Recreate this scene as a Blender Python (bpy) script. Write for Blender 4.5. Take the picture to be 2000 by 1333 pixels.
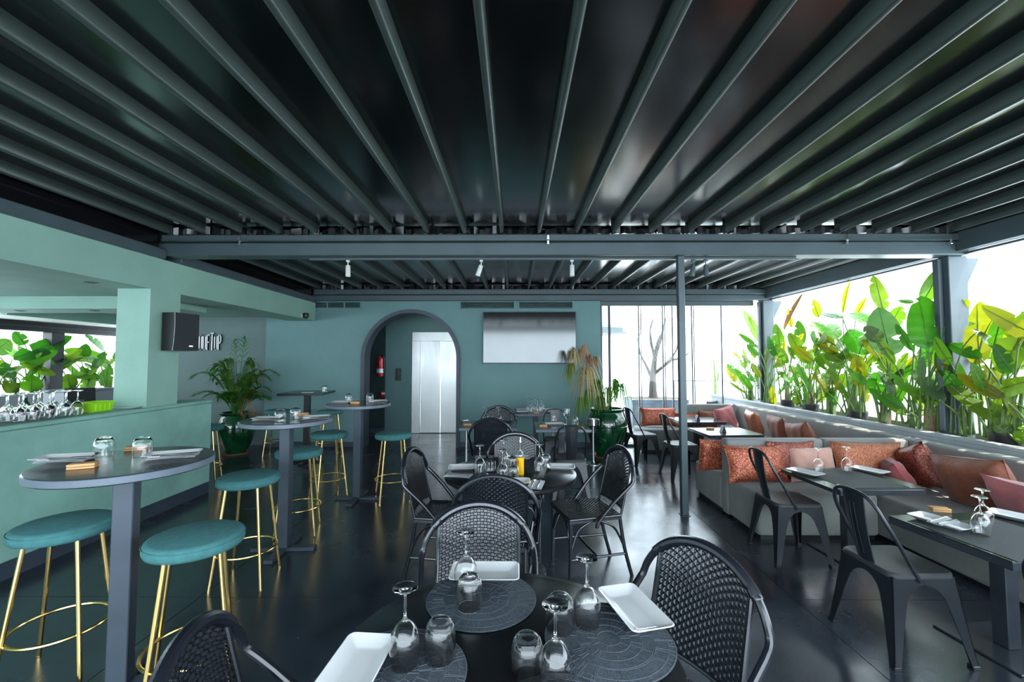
import bpy, bmesh, math, random
from mathutils import Vector, Matrix, Euler
PI = math.pi
for o in list(bpy.data.objects): bpy.data.objects.remove(o)
S = bpy.context.scene
C = S.collection
rnd = random.Random(7)

# ------------------------------------------------------------------ camera, sky, sun, exposure
FPX, HOR, VPX, CAMZ = 833.0, 704.0, 1006.0, 1.6
TH = math.atan((HOR - 666.5) / FPX); YAW = math.atan((VPX - 1000.0) / FPX)
cam_d = bpy.data.cameras.new('camera'); cam = bpy.data.objects.new('camera', cam_d); C.objects.link(cam)
cam_d.sensor_width = 36.0; cam_d.lens = FPX / 2000 * 36; cam_d.clip_start = 0.05; cam_d.clip_end = 500
cam.location = (0, 0, CAMZ); cam.rotation_euler = (PI / 2 + TH, 0, YAW)
S.camera = cam
CR = Euler((PI / 2 + TH, 0, YAW)).to_matrix()
def ray(px, py): return CR @ Vector(((px - 1000) / FPX, -(py - 666.5) / FPX, -1))
def fl(px, py, h=0.0):
    r = ray(px, py); t = (h - CAMZ) / r.z; return Vector((r.x * t, r.y * t, h))
def wy(px, py, Y):
    r = ray(px, py); t = Y / r.y; return Vector((r.x * t, Y, CAMZ + r.z * t))
def wx(px, py, X):
    r = ray(px, py); t = X / r.x; return Vector((X, r.y * t, CAMZ + r.z * t))

world = bpy.data.worlds.new('sky'); S.world = world; world.use_nodes = True
bg = world.node_tree.nodes['Background']
bg.inputs[0].default_value = (0.76, 0.89, 1.0, 1); bg.inputs[1].default_value = 3.4
sun_d = bpy.data.lights.new('sun', 'SUN'); sun = bpy.data.objects.new('sun', sun_d); C.objects.link(sun)
sun_d.energy = 5.0; sun_d.color = (1.0, 0.95, 0.84); sun_d.angle = 0.009
sun.rotation_euler = Vector((0.42, -0.16, 0.9)).to_track_quat('Z', 'Y').to_euler()
S.view_settings.view_transform = 'Standard'; S.view_settings.look = 'None'
S.view_settings.gamma = 1.0; S.view_settings.use_curve_mapping = False
S.view_settings.exposure = 1.35
S.cycles.max_bounces = 12; S.cycles.transparent_max_bounces = 16; S.cycles.transmission_bounces = 10
S.cycles.caustics_reflective = False; S.cycles.caustics_refractive = False

# ------------------------------------------------------------------ materials
MT = {}
def mat(name, col, rough=0.5, metal=0.0, var=0.0, vscale=6.0, bump=0.0, bscale=60.0, spec=0.5, rvar=0.0, coat=0.0, stretch=None, sheen=0.0):
    m = bpy.data.materials.new(name); m.use_nodes = True; nt = m.node_tree; b = nt.nodes['Principled BSDF']
    b.inputs['Base Color'].default_value = (*col, 1); b.inputs['Roughness'].default_value = rough
    b.inputs['Metallic'].default_value = metal; b.inputs['Specular IOR Level'].default_value = spec
    b.inputs['Coat Weight'].default_value = coat; b.inputs['Sheen Weight'].default_value = sheen
    tc = nt.nodes.new('ShaderNodeTexCoord'); vec = tc.outputs['Object']
    if stretch:
        mp = nt.nodes.new('ShaderNodeMapping'); mp.inputs['Scale'].default_value = stretch
        nt.links.new(vec, mp.inputs['Vector']); vec = mp.outputs['Vector']
    if var or rvar:
        n = nt.nodes.new('ShaderNodeTexNoise'); n.inputs['Scale'].default_value = vscale; n.inputs['Detail'].default_value = 6
        n.inputs['Roughness'].default_value = 0.6
        nt.links.new(vec, n.inputs['Vector'])
        if var:
            r = nt.nodes.new('ShaderNodeValToRGB'); r.color_ramp.elements[0].position = 0.3; r.color_ramp.elements[1].position = 0.7
            r.color_ramp.elements[0].color = (*[c * (1 - var) for c in col], 1)
            r.color_ramp.elements[1].color = (*[min(1, c * (1 + var)) for c in col], 1)
            nt.links.new(n.outputs['Fac'], r.inputs['Fac']); nt.links.new(r.outputs['Color'], b.inputs['Base Color'])
        if rvar:
            mr = nt.nodes.new('ShaderNodeMapRange'); mr.inputs[1].default_value = 0.3; mr.inputs[2].default_value = 0.7
            mr.inputs[3].default_value = max(0.02, rough - rvar); mr.inputs[4].default_value = rough + rvar
            nt.links.new(n.outputs['Fac'], mr.inputs[0]); nt.links.new(mr.outputs[0], b.inputs['Roughness'])
    if bump:
        n2 = nt.nodes.new('ShaderNodeTexNoise'); n2.inputs['Scale'].default_value = bscale; n2.inputs['Detail'].default_value = 4
        nt.links.new(vec, n2.inputs['Vector'])
        bp = nt.nodes.new('ShaderNodeBump'); bp.inputs['Strength'].default_value = bump; bp.inputs['Distance'].default_value = 0.01
        nt.links.new(n2.outputs['Fac'], bp.inputs['Height']); nt.links.new(bp.outputs['Normal'], b.inputs['Normal'])
    MT[name] = m; return m
def glass(name, col=(1, 1, 1), ior=1.45, rough=0.0):
    m = mat(name, col, rough); b = m.node_tree.nodes['Principled BSDF']
    b.inputs['Transmission Weight'].default_value = 1; b.inputs['IOR'].default_value = ior; return m
def pane_mat(name, col, gloss):
    m = bpy.data.materials.new(name); m.use_nodes = True; nt = m.node_tree; nt.nodes.clear()
    o = nt.nodes.new('ShaderNodeOutputMaterial'); mx = nt.nodes.new('ShaderNodeMixShader')
    t = nt.nodes.new('ShaderNodeBsdfTransparent'); t.inputs[0].default_value = (*col, 1)
    g = nt.nodes.new('ShaderNodeBsdfGlossy'); g.inputs['Roughness'].default_value = 0.02
    mx.inputs[0].default_value = gloss
    nt.links.new(t.outputs[0], mx.inputs[1]); nt.links.new(g.outputs[0], mx.inputs[2]); nt.links.new(mx.outputs[0], o.inputs[0])
    MT[name] = m; return m
def leaf_mat(name, col, trans, tcol, rough=0.35):
    m = bpy.data.materials.new(name); m.use_nodes = True; nt = m.node_tree; b = nt.nodes['Principled BSDF']
    o = nt.nodes['Material Output']; b.inputs['Roughness'].default_value = rough
    oi = nt.nodes.new('ShaderNodeObjectInfo'); tc = nt.nodes.new('ShaderNodeTexCoord')
    n = nt.nodes.new('ShaderNodeTexNoise'); n.inputs['Scale'].default_value = 5; n.inputs['Detail'].default_value = 3
    nt.links.new(tc.outputs['Object'], n.inputs['Vector'])
    hsv = nt.nodes.new('ShaderNodeHueSaturation'); hsv.inputs['Color'].default_value = (*col, 1)
    mr = nt.nodes.new('ShaderNodeMapRange'); mr.inputs[3].default_value = 0.46; mr.inputs[4].default_value = 0.53
    nt.links.new(oi.outputs['Random'], mr.inputs[0]); nt.links.new(mr.outputs[0], hsv.inputs['Hue'])
    mv = nt.nodes.new('ShaderNodeMapRange'); mv.inputs[3].default_value = 0.65; mv.inputs[4].default_value = 1.35
    nt.links.new(n.outputs['Fac'], mv.inputs[0]); nt.links.new(mv.outputs[0], hsv.inputs['Value'])
    nt.links.new(hsv.outputs[0], b.inputs['Base Color'])
    t = nt.nodes.new('ShaderNodeBsdfTranslucent'); h2 = nt.nodes.new('ShaderNodeHueSaturation'); h2.inputs['Color'].default_value = (*tcol, 1)
    nt.links.new(mr.outputs[0], h2.inputs['Hue']); nt.links.new(mv.outputs[0], h2.inputs['Value']); nt.links.new(h2.outputs[0], t.inputs[0])
    mx = nt.nodes.new('ShaderNodeMixShader'); mx.inputs[0].default_value = trans
    nt.links.new(b.outputs[0], mx.inputs[1]); nt.links.new(t.outputs[0], mx.inputs[2]); nt.links.new(mx.outputs[0], o.inputs[0])
    MT[name] = m; return m
def sequin(name, c1, c2, scale=150):
    m = mat(name, c1, 0.35); nt = m.node_tree; b = nt.nodes['Principled BSDF']
    tc = nt.nodes.new('ShaderNodeTexCoord'); v = nt.nodes.new('ShaderNodeTexVoronoi'); v.inputs['Scale'].default_value = scale
    nt.links.new(tc.outputs['Object'], v.inputs['Vector'])
    r = nt.nodes.new('ShaderNodeValToRGB'); r.color_ramp.elements[0].color = (*c1, 1); r.color_ramp.elements[1].color = (*c2, 1)
    r.color_ramp.elements[0].position = 0.45; r.color_ramp.elements[1].position = 0.75
    sep = nt.nodes.new('ShaderNodeSeparateColor'); nt.links.new(v.outputs['Color'], sep.inputs[0])
    nt.links.new(sep.outputs[0], r.inputs['Fac']); nt.links.new(r.outputs[0], b.inputs['Base Color'])
    b.inputs['Metallic'].default_value = 0.35
    bp = nt.nodes.new('ShaderNodeBump'); bp.inputs['Strength'].default_value = 0.5; bp.inputs['Distance'].default_value = 0.004
    nt.links.new(v.outputs['Distance'], bp.inputs['Height']); nt.links.new(bp.outputs[0], b.inputs['Normal'])
    return m
PAINT = (0.16, 0.30, 0.26)
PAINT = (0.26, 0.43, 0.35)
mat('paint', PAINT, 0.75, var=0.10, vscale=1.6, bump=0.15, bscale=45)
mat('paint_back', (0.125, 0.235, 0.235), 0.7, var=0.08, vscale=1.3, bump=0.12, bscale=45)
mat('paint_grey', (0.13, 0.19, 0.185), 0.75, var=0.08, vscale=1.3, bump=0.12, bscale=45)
mat('paint_counter', (0.23, 0.43, 0.36), 0.6, var=0.2, vscale=2.2, bump=0.15, bscale=30)
mat('skirting', (0.035, 0.05, 0.07), 0.5, var=0.15)
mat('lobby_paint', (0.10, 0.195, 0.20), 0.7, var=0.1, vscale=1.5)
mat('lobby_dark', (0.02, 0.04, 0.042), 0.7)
mat('white_ceiling', (0.62, 0.63, 0.58), 0.7, var=0.05)
mat('concrete', (0.022, 0.030, 0.042), 0.23, var=0.5, vscale=1.7, bump=0.05, bscale=9, rvar=0.09, spec=0.8)
mat('joint', (0.05, 0.055, 0.06), 0.8)
mat('terrace', (0.4, 0.39, 0.37), 0.8, var=0.08)
mat('steel_grey', (0.06, 0.085, 0.095), 0.38, var=0.12, vscale=3, spec=0.5)
mat('rafter', (0.05, 0.066, 0.060), 0.3, var=0.1, vscale=3, spec=0.7)
mat('membrane', (0.003, 0.004, 0.005), 0.18, var=0.3, vscale=4, bump=0.02, bscale=14, spec=1.0).node_tree.nodes['Principled BSDF'].inputs['IOR'].default_value = 1.65
mat('black_plastic', (0.006, 0.007, 0.008), 0.42)
mat('grille_cloth', (0.012, 0.015, 0.018), 0.6, bump=0.3, bscale=400)
mat('dark_panel', (0.006, 0.006, 0.007), 0.12)
mat('chrome', (0.75, 0.75, 0.75), 0.12, metal=1)
mat('stainless', (0.36, 0.37, 0.37), 0.32, metal=1, var=0.05, vscale=2, rvar=0.06, stretch=(2, 2, 0.8))
mat('gold', (0.78, 0.56, 0.22), 0.22, metal=1, var=0.06)
mat('teal_fabric', (0.048, 0.175, 0.18), 0.85, var=0.14, vscale=30, bump=0.35, bscale=350)
mat('table_grey', (0.028, 0.034, 0.042), 0.22, var=0.25, vscale=5, rvar=0.06)
mat('table_edge', (0.11, 0.135, 0.17), 0.35, var=0.2, vscale=6)
mat('table_black', (0.008, 0.009, 0.011), 0.22, var=0.2, vscale=6, spec=0.45)
mat('bar_leg', (0.04, 0.055, 0.075), 0.4, var=0.2, vscale=4)
mat('rattan', (0.009, 0.011, 0.017), 0.27, var=0.25, vscale=40, spec=0.75)
mat('chair_tube', (0.009, 0.011, 0.016), 0.22, var=0.2, vscale=8, spec=0.6)
mat('gunmetal', (0.012, 0.015, 0.019), 0.32, var=0.2, vscale=7)
mat('chair_pad', (0.035, 0.038, 0.041), 0.5, var=0.1, vscale=8)
mat('sofa_grey', (0.20, 0.205, 0.195), 0.9, var=0.12, vscale=5, bump=0.25, bscale=300, sheen=0.2)
mat('planter_grey', (0.29, 0.32, 0.33), 0.7, var=0.1, vscale=3, bump=0.1)
mat('soil', (0.06, 0.045, 0.032), 0.95, var=0.4, vscale=20, bump=0.6)
mat('porcelain', (0.78, 0.80, 0.80), 0.15, coat=0.4)
mat('napkin', (0.72, 0.75, 0.76), 0.8, bump=0.2, bscale=250)
mat('steel_cutlery', (0.55, 0.56, 0.58), 0.2, metal=1)
mat('wood', (0.58, 0.32, 0.13), 0.5, var=0.22, vscale=14, stretch=(1, 8, 8))
mat('placemat', (0.05, 0.065, 0.08), 0.5, var=0.35, vscale=90, bump=0.5, bscale=300)
mat('weave_line', (0.075, 0.095, 0.12), 0.5)
mat('runner', (0.05, 0.06, 0.062), 0.7, var=0.15, vscale=60, bump=0.3, bscale=300)
glass('drink_glass', (1, 1, 1), 1.45)
glass('bottle_glass', (0.96, 1, 0.98), 1.45)
mat('oil', (0.9, 0.52, 0.005), 0.15).node_tree.nodes['Principled BSDF'].inputs['Transmission Weight'].default_value = 0.1
pane_mat('pane', (0.96, 0.975, 0.975), 0.025)
pane_mat('rail_glass', (0.86, 0.93, 0.93), 0.08)
mat('urn_glaze', (0.004, 0.055, 0.018), 0.1, var=0.6, vscale=5, bump=0.1, bscale=12, coat=0.7)
mat('terracotta', (0.30, 0.17, 0.09), 0.85, var=0.2)
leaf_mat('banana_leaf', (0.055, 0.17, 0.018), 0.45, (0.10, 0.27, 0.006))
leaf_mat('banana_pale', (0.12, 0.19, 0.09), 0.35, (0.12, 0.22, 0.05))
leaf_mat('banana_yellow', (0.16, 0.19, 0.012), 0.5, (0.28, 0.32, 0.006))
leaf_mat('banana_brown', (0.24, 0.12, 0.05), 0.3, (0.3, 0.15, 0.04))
leaf_mat('banana_dark', (0.03, 0.10, 0.012), 0.4, (0.06, 0.17, 0.006))  # darker green leaf colour
leaf_mat('palm_leaf', (0.07, 0.22, 0.03), 0.3, (0.14, 0.36, 0.02))
leaf_mat('palm_dry', (0.42, 0.30, 0.15), 0.3, (0.5, 0.32, 0.12))
leaf_mat('olive_leaf', (0.03, 0.035, 0.02), 0.2, (0.05, 0.06, 0.03))
mat('stalk', (0.12, 0.20, 0.05), 0.5, var=0.3, vscale=12)
mat('sheath', (0.20, 0.14, 0.07), 0.7, var=0.4, vscale=15)
mat('bark', (0.06, 0.055, 0.048), 0.9, var=0.3, vscale=15, bump=0.5)
mat('nursery_pot', (0.012, 0.012, 0.014), 0.5)
mat('outdoor_planter', (0.06, 0.085, 0.115), 0.5, var=0.4, vscale=4)
mat('sign_white', (0.82, 0.82, 0.80), 0.4)
mat('red_paint', (0.55, 0.012, 0.015), 0.25, coat=0.3)
mat('white_label', (0.75, 0.75, 0.75), 0.6)
mat('screen', (0.085, 0.09, 0.09), 0.10, metal=1.0, var=0.05, vscale=2)
mat('lime_plastic', (0.35, 0.72, 0.02), 0.4)
mat('grey_plastic', (0.35, 0.38, 0.40), 0.5)
mat('copper_tin', (0.30, 0.20, 0.18), 0.25, metal=0.8)
mat('yellow_card', (0.8, 0.45, 0.03), 0.6)
mat('spot_white', (0.6, 0.62, 0.58), 0.4)
mat('canvas', (0.08, 0.11, 0.12), 0.8)
mat('pink_velvet', (0.36, 0.085, 0.09), 0.8, var=0.2, vscale=7, bump=0.3, bscale=60, sheen=0.3)
mat('blush_velvet', (0.55, 0.30, 0.24), 0.8, var=0.15, vscale=7, bump=0.3, bscale=60, sheen=0.5)
mat('teal_velvet', (0.05, 0.20, 0.24), 0.8, var=0.2, vscale=7, sheen=0.5)
mat('brown_velvet', (0.22, 0.065, 0.03), 0.6, var=0.3, vscale=9, bump=0.4, bscale=40, sheen=0.15)
sequin('rust_sequin', (0.20, 0.025, 0.012), (0.62, 0.20, 0.10))
sequin('copper_sequin', (0.24, 0.06, 0.028), (0.50, 0.19, 0.09), 190)
sequin('wine_sequin', (0.12, 0.02, 0.018), (0.36, 0.11, 0.06), 150)

# ------------------------------------------------------------------ mesh builder
class MB:
    def __init__(s): s.v = []; s.f = []
    def add(s, vs, fs, M=None):
        n = len(s.v)
        s.v += [tuple(M @ Vector(p)) if M else tuple(p) for p in vs]
        s.f += [tuple(i + n for i in f) for f in fs]; return s
    def box(s, x0, y0, z0, x1, y1, z1, bev=0.0, M=None, seg=1):
        if bev <= 0:
            vs = [(x, y, z) for z in (z0, z1) for y in (y0, y1) for x in (x0, x1)]
            return s.add(vs, [(0, 2, 3, 1), (4, 5, 7, 6), (0, 1, 5, 4), (2, 6, 7, 3), (0, 4, 6, 2), (1, 3, 7, 5)], M)
        bm = bmesh.new(); bmesh.ops.create_cube(bm, size=1)
        for v in bm.verts:
            v.co = Vector(((x0 + x1) / 2 + v.co.x * (x1 - x0), (y0 + y1) / 2 + v.co.y * (y1 - y0), (z0 + z1) / 2 + v.co.z * (z1 - z0)))
        bmesh.ops.bevel(bm, geom=bm.edges[:], offset=bev, segments=seg, affect='EDGES', profile=0.5)
        bm.verts.index_update()
        vs = [v.co.copy() for v in bm.verts]; fs = [tuple(v.index for v in f.verts) for f in bm.faces]; bm.free()
        return s.add(vs, fs, M)
    def tube(s, path, r, n=8, closed=False, caps=True, M=None, flat=1.0):
        P = [Vector(p) for p in path]; L = len(P); rr = r if isinstance(r, (list, tuple)) else [r] * L
        vs = []; fs = []; up = None
        for i in range(L):
            a = P[i - 1] if (i or closed) else P[0]; b = P[(i + 1) % L] if (i < L - 1 or closed) else P[-1]
            t = (b - a).normalized()
            if up is None: up = Vector((0, 0, 1)) if abs(t.z) < 0.9 else Vector((0, 1, 0))
            x = t.cross(up)
            if x.length < 1e-4: x = t.cross(Vector((1, 0, 0)))
            x.normalize(); up = x.cross(t).normalized()
            for k in range(n):
                an = 2 * PI * k / n
                vs.append(P[i] + x * math.cos(an) * rr[i] + up * math.sin(an) * rr[i] * flat)
        for i in range(L if closed else L - 1):
            j = (i + 1) % L
            for k in range(n):
                k2 = (k + 1) % n; fs.append((i * n + k, i * n + k2, j * n + k2, j * n + k))
        if caps and not closed:
            fs.append(tuple(range(n - 1, -1, -1))); fs.append(tuple((L - 1) * n + k for k in range(n)))
        return s.add(vs, fs, M)
    def lathe(s, prof, n=24, M=None):
        vs = []; fs = []; idx = []
        for (r, z) in prof:
            if r < 1e-5: idx.append([len(vs)]); vs.append((0, 0, z))
            else:
                idx.append(list(range(len(vs), len(vs) + n)))
                vs += [(r * math.cos(2 * PI * k / n), r * math.sin(2 * PI * k / n), z) for k in range(n)]
        for a, b in zip(idx, idx[1:]):
            for k in range(n):
                k2 = (k + 1) % n
                q = [a[k % len(a)], a[k2 % len(a)], b[k2 % len(b)], b[k % len(b)]]
                u = []
                for i in q:
                    if i not in u: u.append(i)
                if len(u) > 2: fs.append(tuple(u))
        return s.add(vs, fs, M)
    def prism(s, poly, a, b, axis='z', M=None):
        n = len(poly)
        def m(p, h):
            if axis == 'z': return (p[0], p[1], h)
            if axis == 'y': return (p[0], h, p[1])
            return (h, p[0], p[1])
        vs = [m(p, a) for p in poly] + [m(p, b) for p in poly]
        fs = [tuple(range(n - 1, -1, -1)), tuple(range(n, 2 * n))] + [(i, (i + 1) % n, n + (i + 1) % n, n + i) for i in range(n)]
        return s.add(vs, fs, M)
    def grid(s, fn, nu, nv, M=None):
        vs = [fn(i / nu, j / nv) for j in range(nv + 1) for i in range(nu + 1)]
        w = nu + 1
        return s.add(vs, [(j * w + i, j * w + i + 1, (j + 1) * w + i + 1, (j + 1) * w + i) for j in range(nv) for i in range(nu)], M)
    def mesh(s, name, m, ang=35, recalc=True):
        me = bpy.data.meshes.new(name); me.from_pydata([tuple(v) for v in s.v], [], s.f); me.update()
        if recalc:
            bm = bmesh.new(); bm.from_mesh(me); bmesh.ops.recalc_face_normals(bm, faces=bm.faces[:]); bm.to_mesh(me); bm.free()
        me.polygons.foreach_set('use_smooth', [True] * len(me.polygons))
        me.set_sharp_from_angle(angle=math.radians(ang))
        me.materials.append(MT[m]); return me
CACHE = {}
def obj(name, mb, m, parent=None, loc=None, rot=None, key=None, ang=35, recalc=True):
    """mb: MB or a function returning one; key shares the mesh between alike pieces"""
    if key and key in CACHE: me = CACHE[key]
    else:
        if callable(mb): mb = mb()
        me = mb.mesh(name, m, ang, recalc)
        if key: CACHE[key] = me
    o = bpy.data.objects.new(name, me); C.objects.link(o)
    if parent: o.parent = parent
    if loc is not None: o.location = loc
    if rot is not None: o.rotation_euler = rot
    return o
def tag(o, label, cat, group=None, kind=None):
    if label: o['label'] = label
    if cat: o['category'] = cat
    if group: o['group'] = group
    if kind: o['kind'] = kind
    return o
def thing(name, label, cat, loc=(0, 0, 0), rz=0, group=None, kind=None):
    o = bpy.data.objects.new(name, None); C.objects.link(o); o.empty_display_size = 0.1
    o.location = loc; o.rotation_euler = (0, 0, rz)
    return tag(o, label, cat, group, kind)
def struct(name, mb, m, label, cat, parent=None, ang=35):
    o = obj(name, mb, m, parent, ang=ang); return tag(o, label, cat, kind='structure')
def arc(cx, cy, r, a0, a1, n): return [(cx + r * math.cos(a0 + (a1 - a0) * i / n), cy + r * math.sin(a0 + (a1 - a0) * i / n)) for i in range(n + 1)]
def smooth_path(pts, n=6):
    P = [Vector(p) for p in pts]; out = []
    for i in range(len(P) - 1):
        p0 = P[max(i - 1, 0)]; p1 = P[i]; p2 = P[i + 1]; p3 = P[min(i + 2, len(P) - 1)]
        for k in range(n):
            t = k / n
            out.append(0.5 * ((2 * p1) + (p2 - p0) * t + (2 * p0 - 5 * p1 + 4 * p2 - p3) * t * t + (3 * p1 - p0 - 3 * p2 + p3) * t ** 3))
    out.append(P[-1]); return out

# ------------------------------------------------------------------ the setting
XL, XR, YB = -3.71, 4.68, 7.9          # bar front plane, right beam, back wall
YBEAM = 4.5; ZBEAM = 2.71; ZRIB = 2.915; ZMEM = 2.985
fl_o = struct('floor', MB().box(-9.2, -5, -0.12, 5.2, 8.4, -0.012), 'joint', 'dark polished concrete floor with reflections and fine saw-cut joints', 'floor')
xs = [-9.2, -8.13, -6.13, -4.13, -2.13, -0.13, 1.87, 3.87, 5.2]; ys = [-5, -4.4, -1.96, 0.49, 2.94, 5.39, 7.84, 8.4]
for i in range(len(xs) - 1):
    for j in range(len(ys) - 1):
        obj('slab', MB().box(xs[i] + .0025, ys[j] + .0025, -0.03, xs[i + 1] - .0025, ys[j + 1] - .0025, 0.0), 'concrete', fl_o)
obj('slab', MB().box(-9.2, 8.4025, -0.03, -4.605, 10.6, 0.0), 'concrete', fl_o)
obj('slab', MB().box(-4.6, 8.4025, -0.03, 1.3, 10.6, 0.0), 'concrete', fl_o)

# back wall with arched opening
AX0, AX1, ASP = -2.79, -1.07, 1.63; AXC = (AX0 + AX1) / 2; AR = (AX1 - AX0) / 2
def back_wall():
    mb = MB(); y0, y1, zt = YB, YB + 0.25, 2.74; XA, XZ = -4.64, 1.58
    mb.box(XA, y0, 0, AX0, y1, zt); mb.box(AX1, y0, 0, XZ, y1, zt)
    a = arc(AXC, ASP, AR, PI, 0, 28); a = [(AX0, ASP)] + a[1:-1] + [(AX1, ASP)]
    for p, q in zip(a, a[1:]):
        mb.prism([p, q, (q[0], zt), (p[0], zt)], y0, y1, 'y')
    return mb
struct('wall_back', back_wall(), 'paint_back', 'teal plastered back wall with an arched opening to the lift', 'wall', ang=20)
def arch_trim():
    mb = MB(); t = 0.055
    out = [(AX0 - t, 0.0)] + arc(AXC, ASP, AR + t, PI, 0, 36) + [(AX1 + t, 0.0)]
    inn = [(AX0, 0.0)] + arc(AXC, ASP, AR, PI, 0, 36) + [(AX1, 0.0)]
    inn = [(AXC + (x - AXC) * (AR - 0.012) / AR, (ASP + (z - ASP) * (AR - .012) / AR) if z > ASP else z) for x, z in inn]
    n = len(out); ya, yb = YB - 0.05, YB + 0.26
    vs = [(x, ya, z) for x, z in out] + [(x, ya, z) for x, z in inn] + [(x, yb, z) for x, z in inn] + [(x, yb, z) for x, z in out]
    fs = []
    for i in range(n - 1):
        for k in range(4):
            a, b = k * n, ((k + 1) % 4) * n
            fs.append((a + i, a + i + 1, b + i + 1, b + i))
    return mb.add(vs, fs)
struct('trim_1', arch_trim(), 'skirting', 'dark grey rounded arch lining around the lift opening', 'arch')
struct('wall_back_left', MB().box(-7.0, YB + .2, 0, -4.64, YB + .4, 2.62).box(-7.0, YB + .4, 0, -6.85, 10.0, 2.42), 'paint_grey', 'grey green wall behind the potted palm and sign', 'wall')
struct('baseboard_back', MB().box(-4.64, YB - .015, 0, AX0 - .06, YB + .003, .10, .004).box(AX1 + .06, YB - .015, 0, 1.58, YB + .003, .10, .004), 'skirting', 'low dark skirting along the teal back wall', 'skirting')
# lift lobby behind the arch
YLB = 9.4
lob = MB().box(-2.86, YLB, 0, -2.27, YLB + .2, 2.75).box(-2.27, YLB, 2.22, -1.12, YLB + .2, 2.75).box(-1.12, YLB, 0, -0.6, YLB + .2, 2.75)
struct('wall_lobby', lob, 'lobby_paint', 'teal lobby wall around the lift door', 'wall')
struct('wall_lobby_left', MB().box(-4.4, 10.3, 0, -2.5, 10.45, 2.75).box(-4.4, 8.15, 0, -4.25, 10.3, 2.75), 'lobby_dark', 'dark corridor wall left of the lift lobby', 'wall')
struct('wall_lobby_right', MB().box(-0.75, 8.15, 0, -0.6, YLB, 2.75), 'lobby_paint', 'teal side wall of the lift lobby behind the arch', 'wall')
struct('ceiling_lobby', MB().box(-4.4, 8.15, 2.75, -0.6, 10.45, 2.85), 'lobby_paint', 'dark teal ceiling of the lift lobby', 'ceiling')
dr = thing('door_1', 'brushed stainless steel lift door seen through the arch', 'door', (0, 0, 0), kind='structure')
obj('door_frame', MB().box(-2.27, YLB - .02, 2.02, -1.12, YLB + .1, 2.22, .004).box(-2.27, YLB - .02, 0, -2.09, YLB + .1, 2.02, .004), 'stainless', dr)
obj('door_panel', MB().box(-2.085, YLB + .02, 0.012, -1.652, YLB + .06, 2.018, .003), 'stainless', dr)
obj('door_panel', MB().box(-1.644, YLB + .04, 0.012, -1.15, YLB + .08, 2.018, .003), 'stainless', dr)
obj('sill', MB().box(-2.27, YLB - .03, 0, -1.12, YLB + .1, .01), 'steel_grey', dr)
ll = thing('added_lobby_lamp', 'unseen round flush lamp added to light the lift lobby', 'lamp', (-1.7, 8.75, 2.75))  # lamp added out of view to brighten the lobby
obj('lamp_rim', MB().lathe([(0.16, 0), (0.16, -.03), (.14, -.035), (.14, 0)], 28), 'chrome', ll)
em = mat('lamp_glow', (1, 1, 1), 0.5); em.node_tree.nodes['Principled BSDF'].inputs['Emission Color'].default_value = (1, .95, .86, 1); em.node_tree.nodes['Principled BSDF'].inputs['Emission Strength'].default_value = 7
obj('diffuser', MB().lathe([(0.14, -.002), (.135, -.028), (0, -.032)], 28), 'lamp_glow', ll)

# roof: rafters and membrane panels of both pergola bays
RX0, RSP = -0.137, 0.386
def roof(name, label, y0, y1, xa, xb):
    c = thing(name, label, 'ceiling', kind='structure')
    L = y1 - y0; k0 = math.ceil((xa - RX0) / RSP); k1 = math.floor((xb - RX0) / RSP)
    X = [RX0 + RSP * k for k in range(k0, k1 + 1)]
    def rib():
        mb = MB(); w, h, b = 0.019, ZMEM - ZRIB + .02, 0.011
        prof = [(-w, h), (-w, b), (-w + b * .4, b * .35), (-w + b, 0), (w - b, 0), (w - b * .4, b * .35), (w, b), (w, h)]
        return mb.prism(prof, 0, L, 'y')
    for x in X: obj('rafter', rib, 'rafter', c, (x, y0, ZRIB), key=name + 'rib')
    def mem():
        mb = MB(); n = 6
        def f(u, v, dz): return (-RSP / 2 + RSP * u, L * v, dz - 0.002 * (1 - (2 * u - 1) ** 2))
        mb.grid(lambda u, v: f(u, v, 0), n, 1); mb.grid(lambda u, v: f(u, v, 0.004), n, 1)
        return mb
    for i in range(len(X) + 1):
        x = X[0] - RSP / 2 + RSP * i
        obj('membrane', mem, 'membrane', c, (x, y0, ZMEM + .02), key=name + 'mem')
    return c
roof('ceiling', 'dark retractable roof of slim rafters and black membrane over the front bay', -1.0, 4.40, -3.62, 4.60)
roof('ceiling_rear', 'dark retractable roof of slim rafters and black membrane over the rear bay', 4.62, 7.84, -3.62, 4.60)
def beam(name, label, boxes, m='steel_grey', cat='beam'):
    mb = MB()
    for b in boxes: mb.box(*b, .006)
    return struct(name, mb, m, label, cat)
bf = beam('trim_2', 'grey steel gutter beam crossing the room under the roof', [(-3.85, 4.42, 2.70, 4.72, 4.60, 2.835), (-3.7, 4.385, 2.842, 4.66, 4.62, 2.912)])
obj('gutter_lip', MB().box(-3.68, 4.355, 2.838, 4.64, 4.385, 2.85), 'rafter', bf)
for px in (472, 1070, 1650, 1852):
    p = wy(px, 478, 4.41)
    obj('bracket', MB().box(p.x - .012, 4.37, 2.80, p.x + .012, 4.42, 2.90, .003).tube([(p.x, 4.36, 2.855), (p.x, 4.42, 2.855)], .014, 8), 'chrome', bf)
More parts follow.
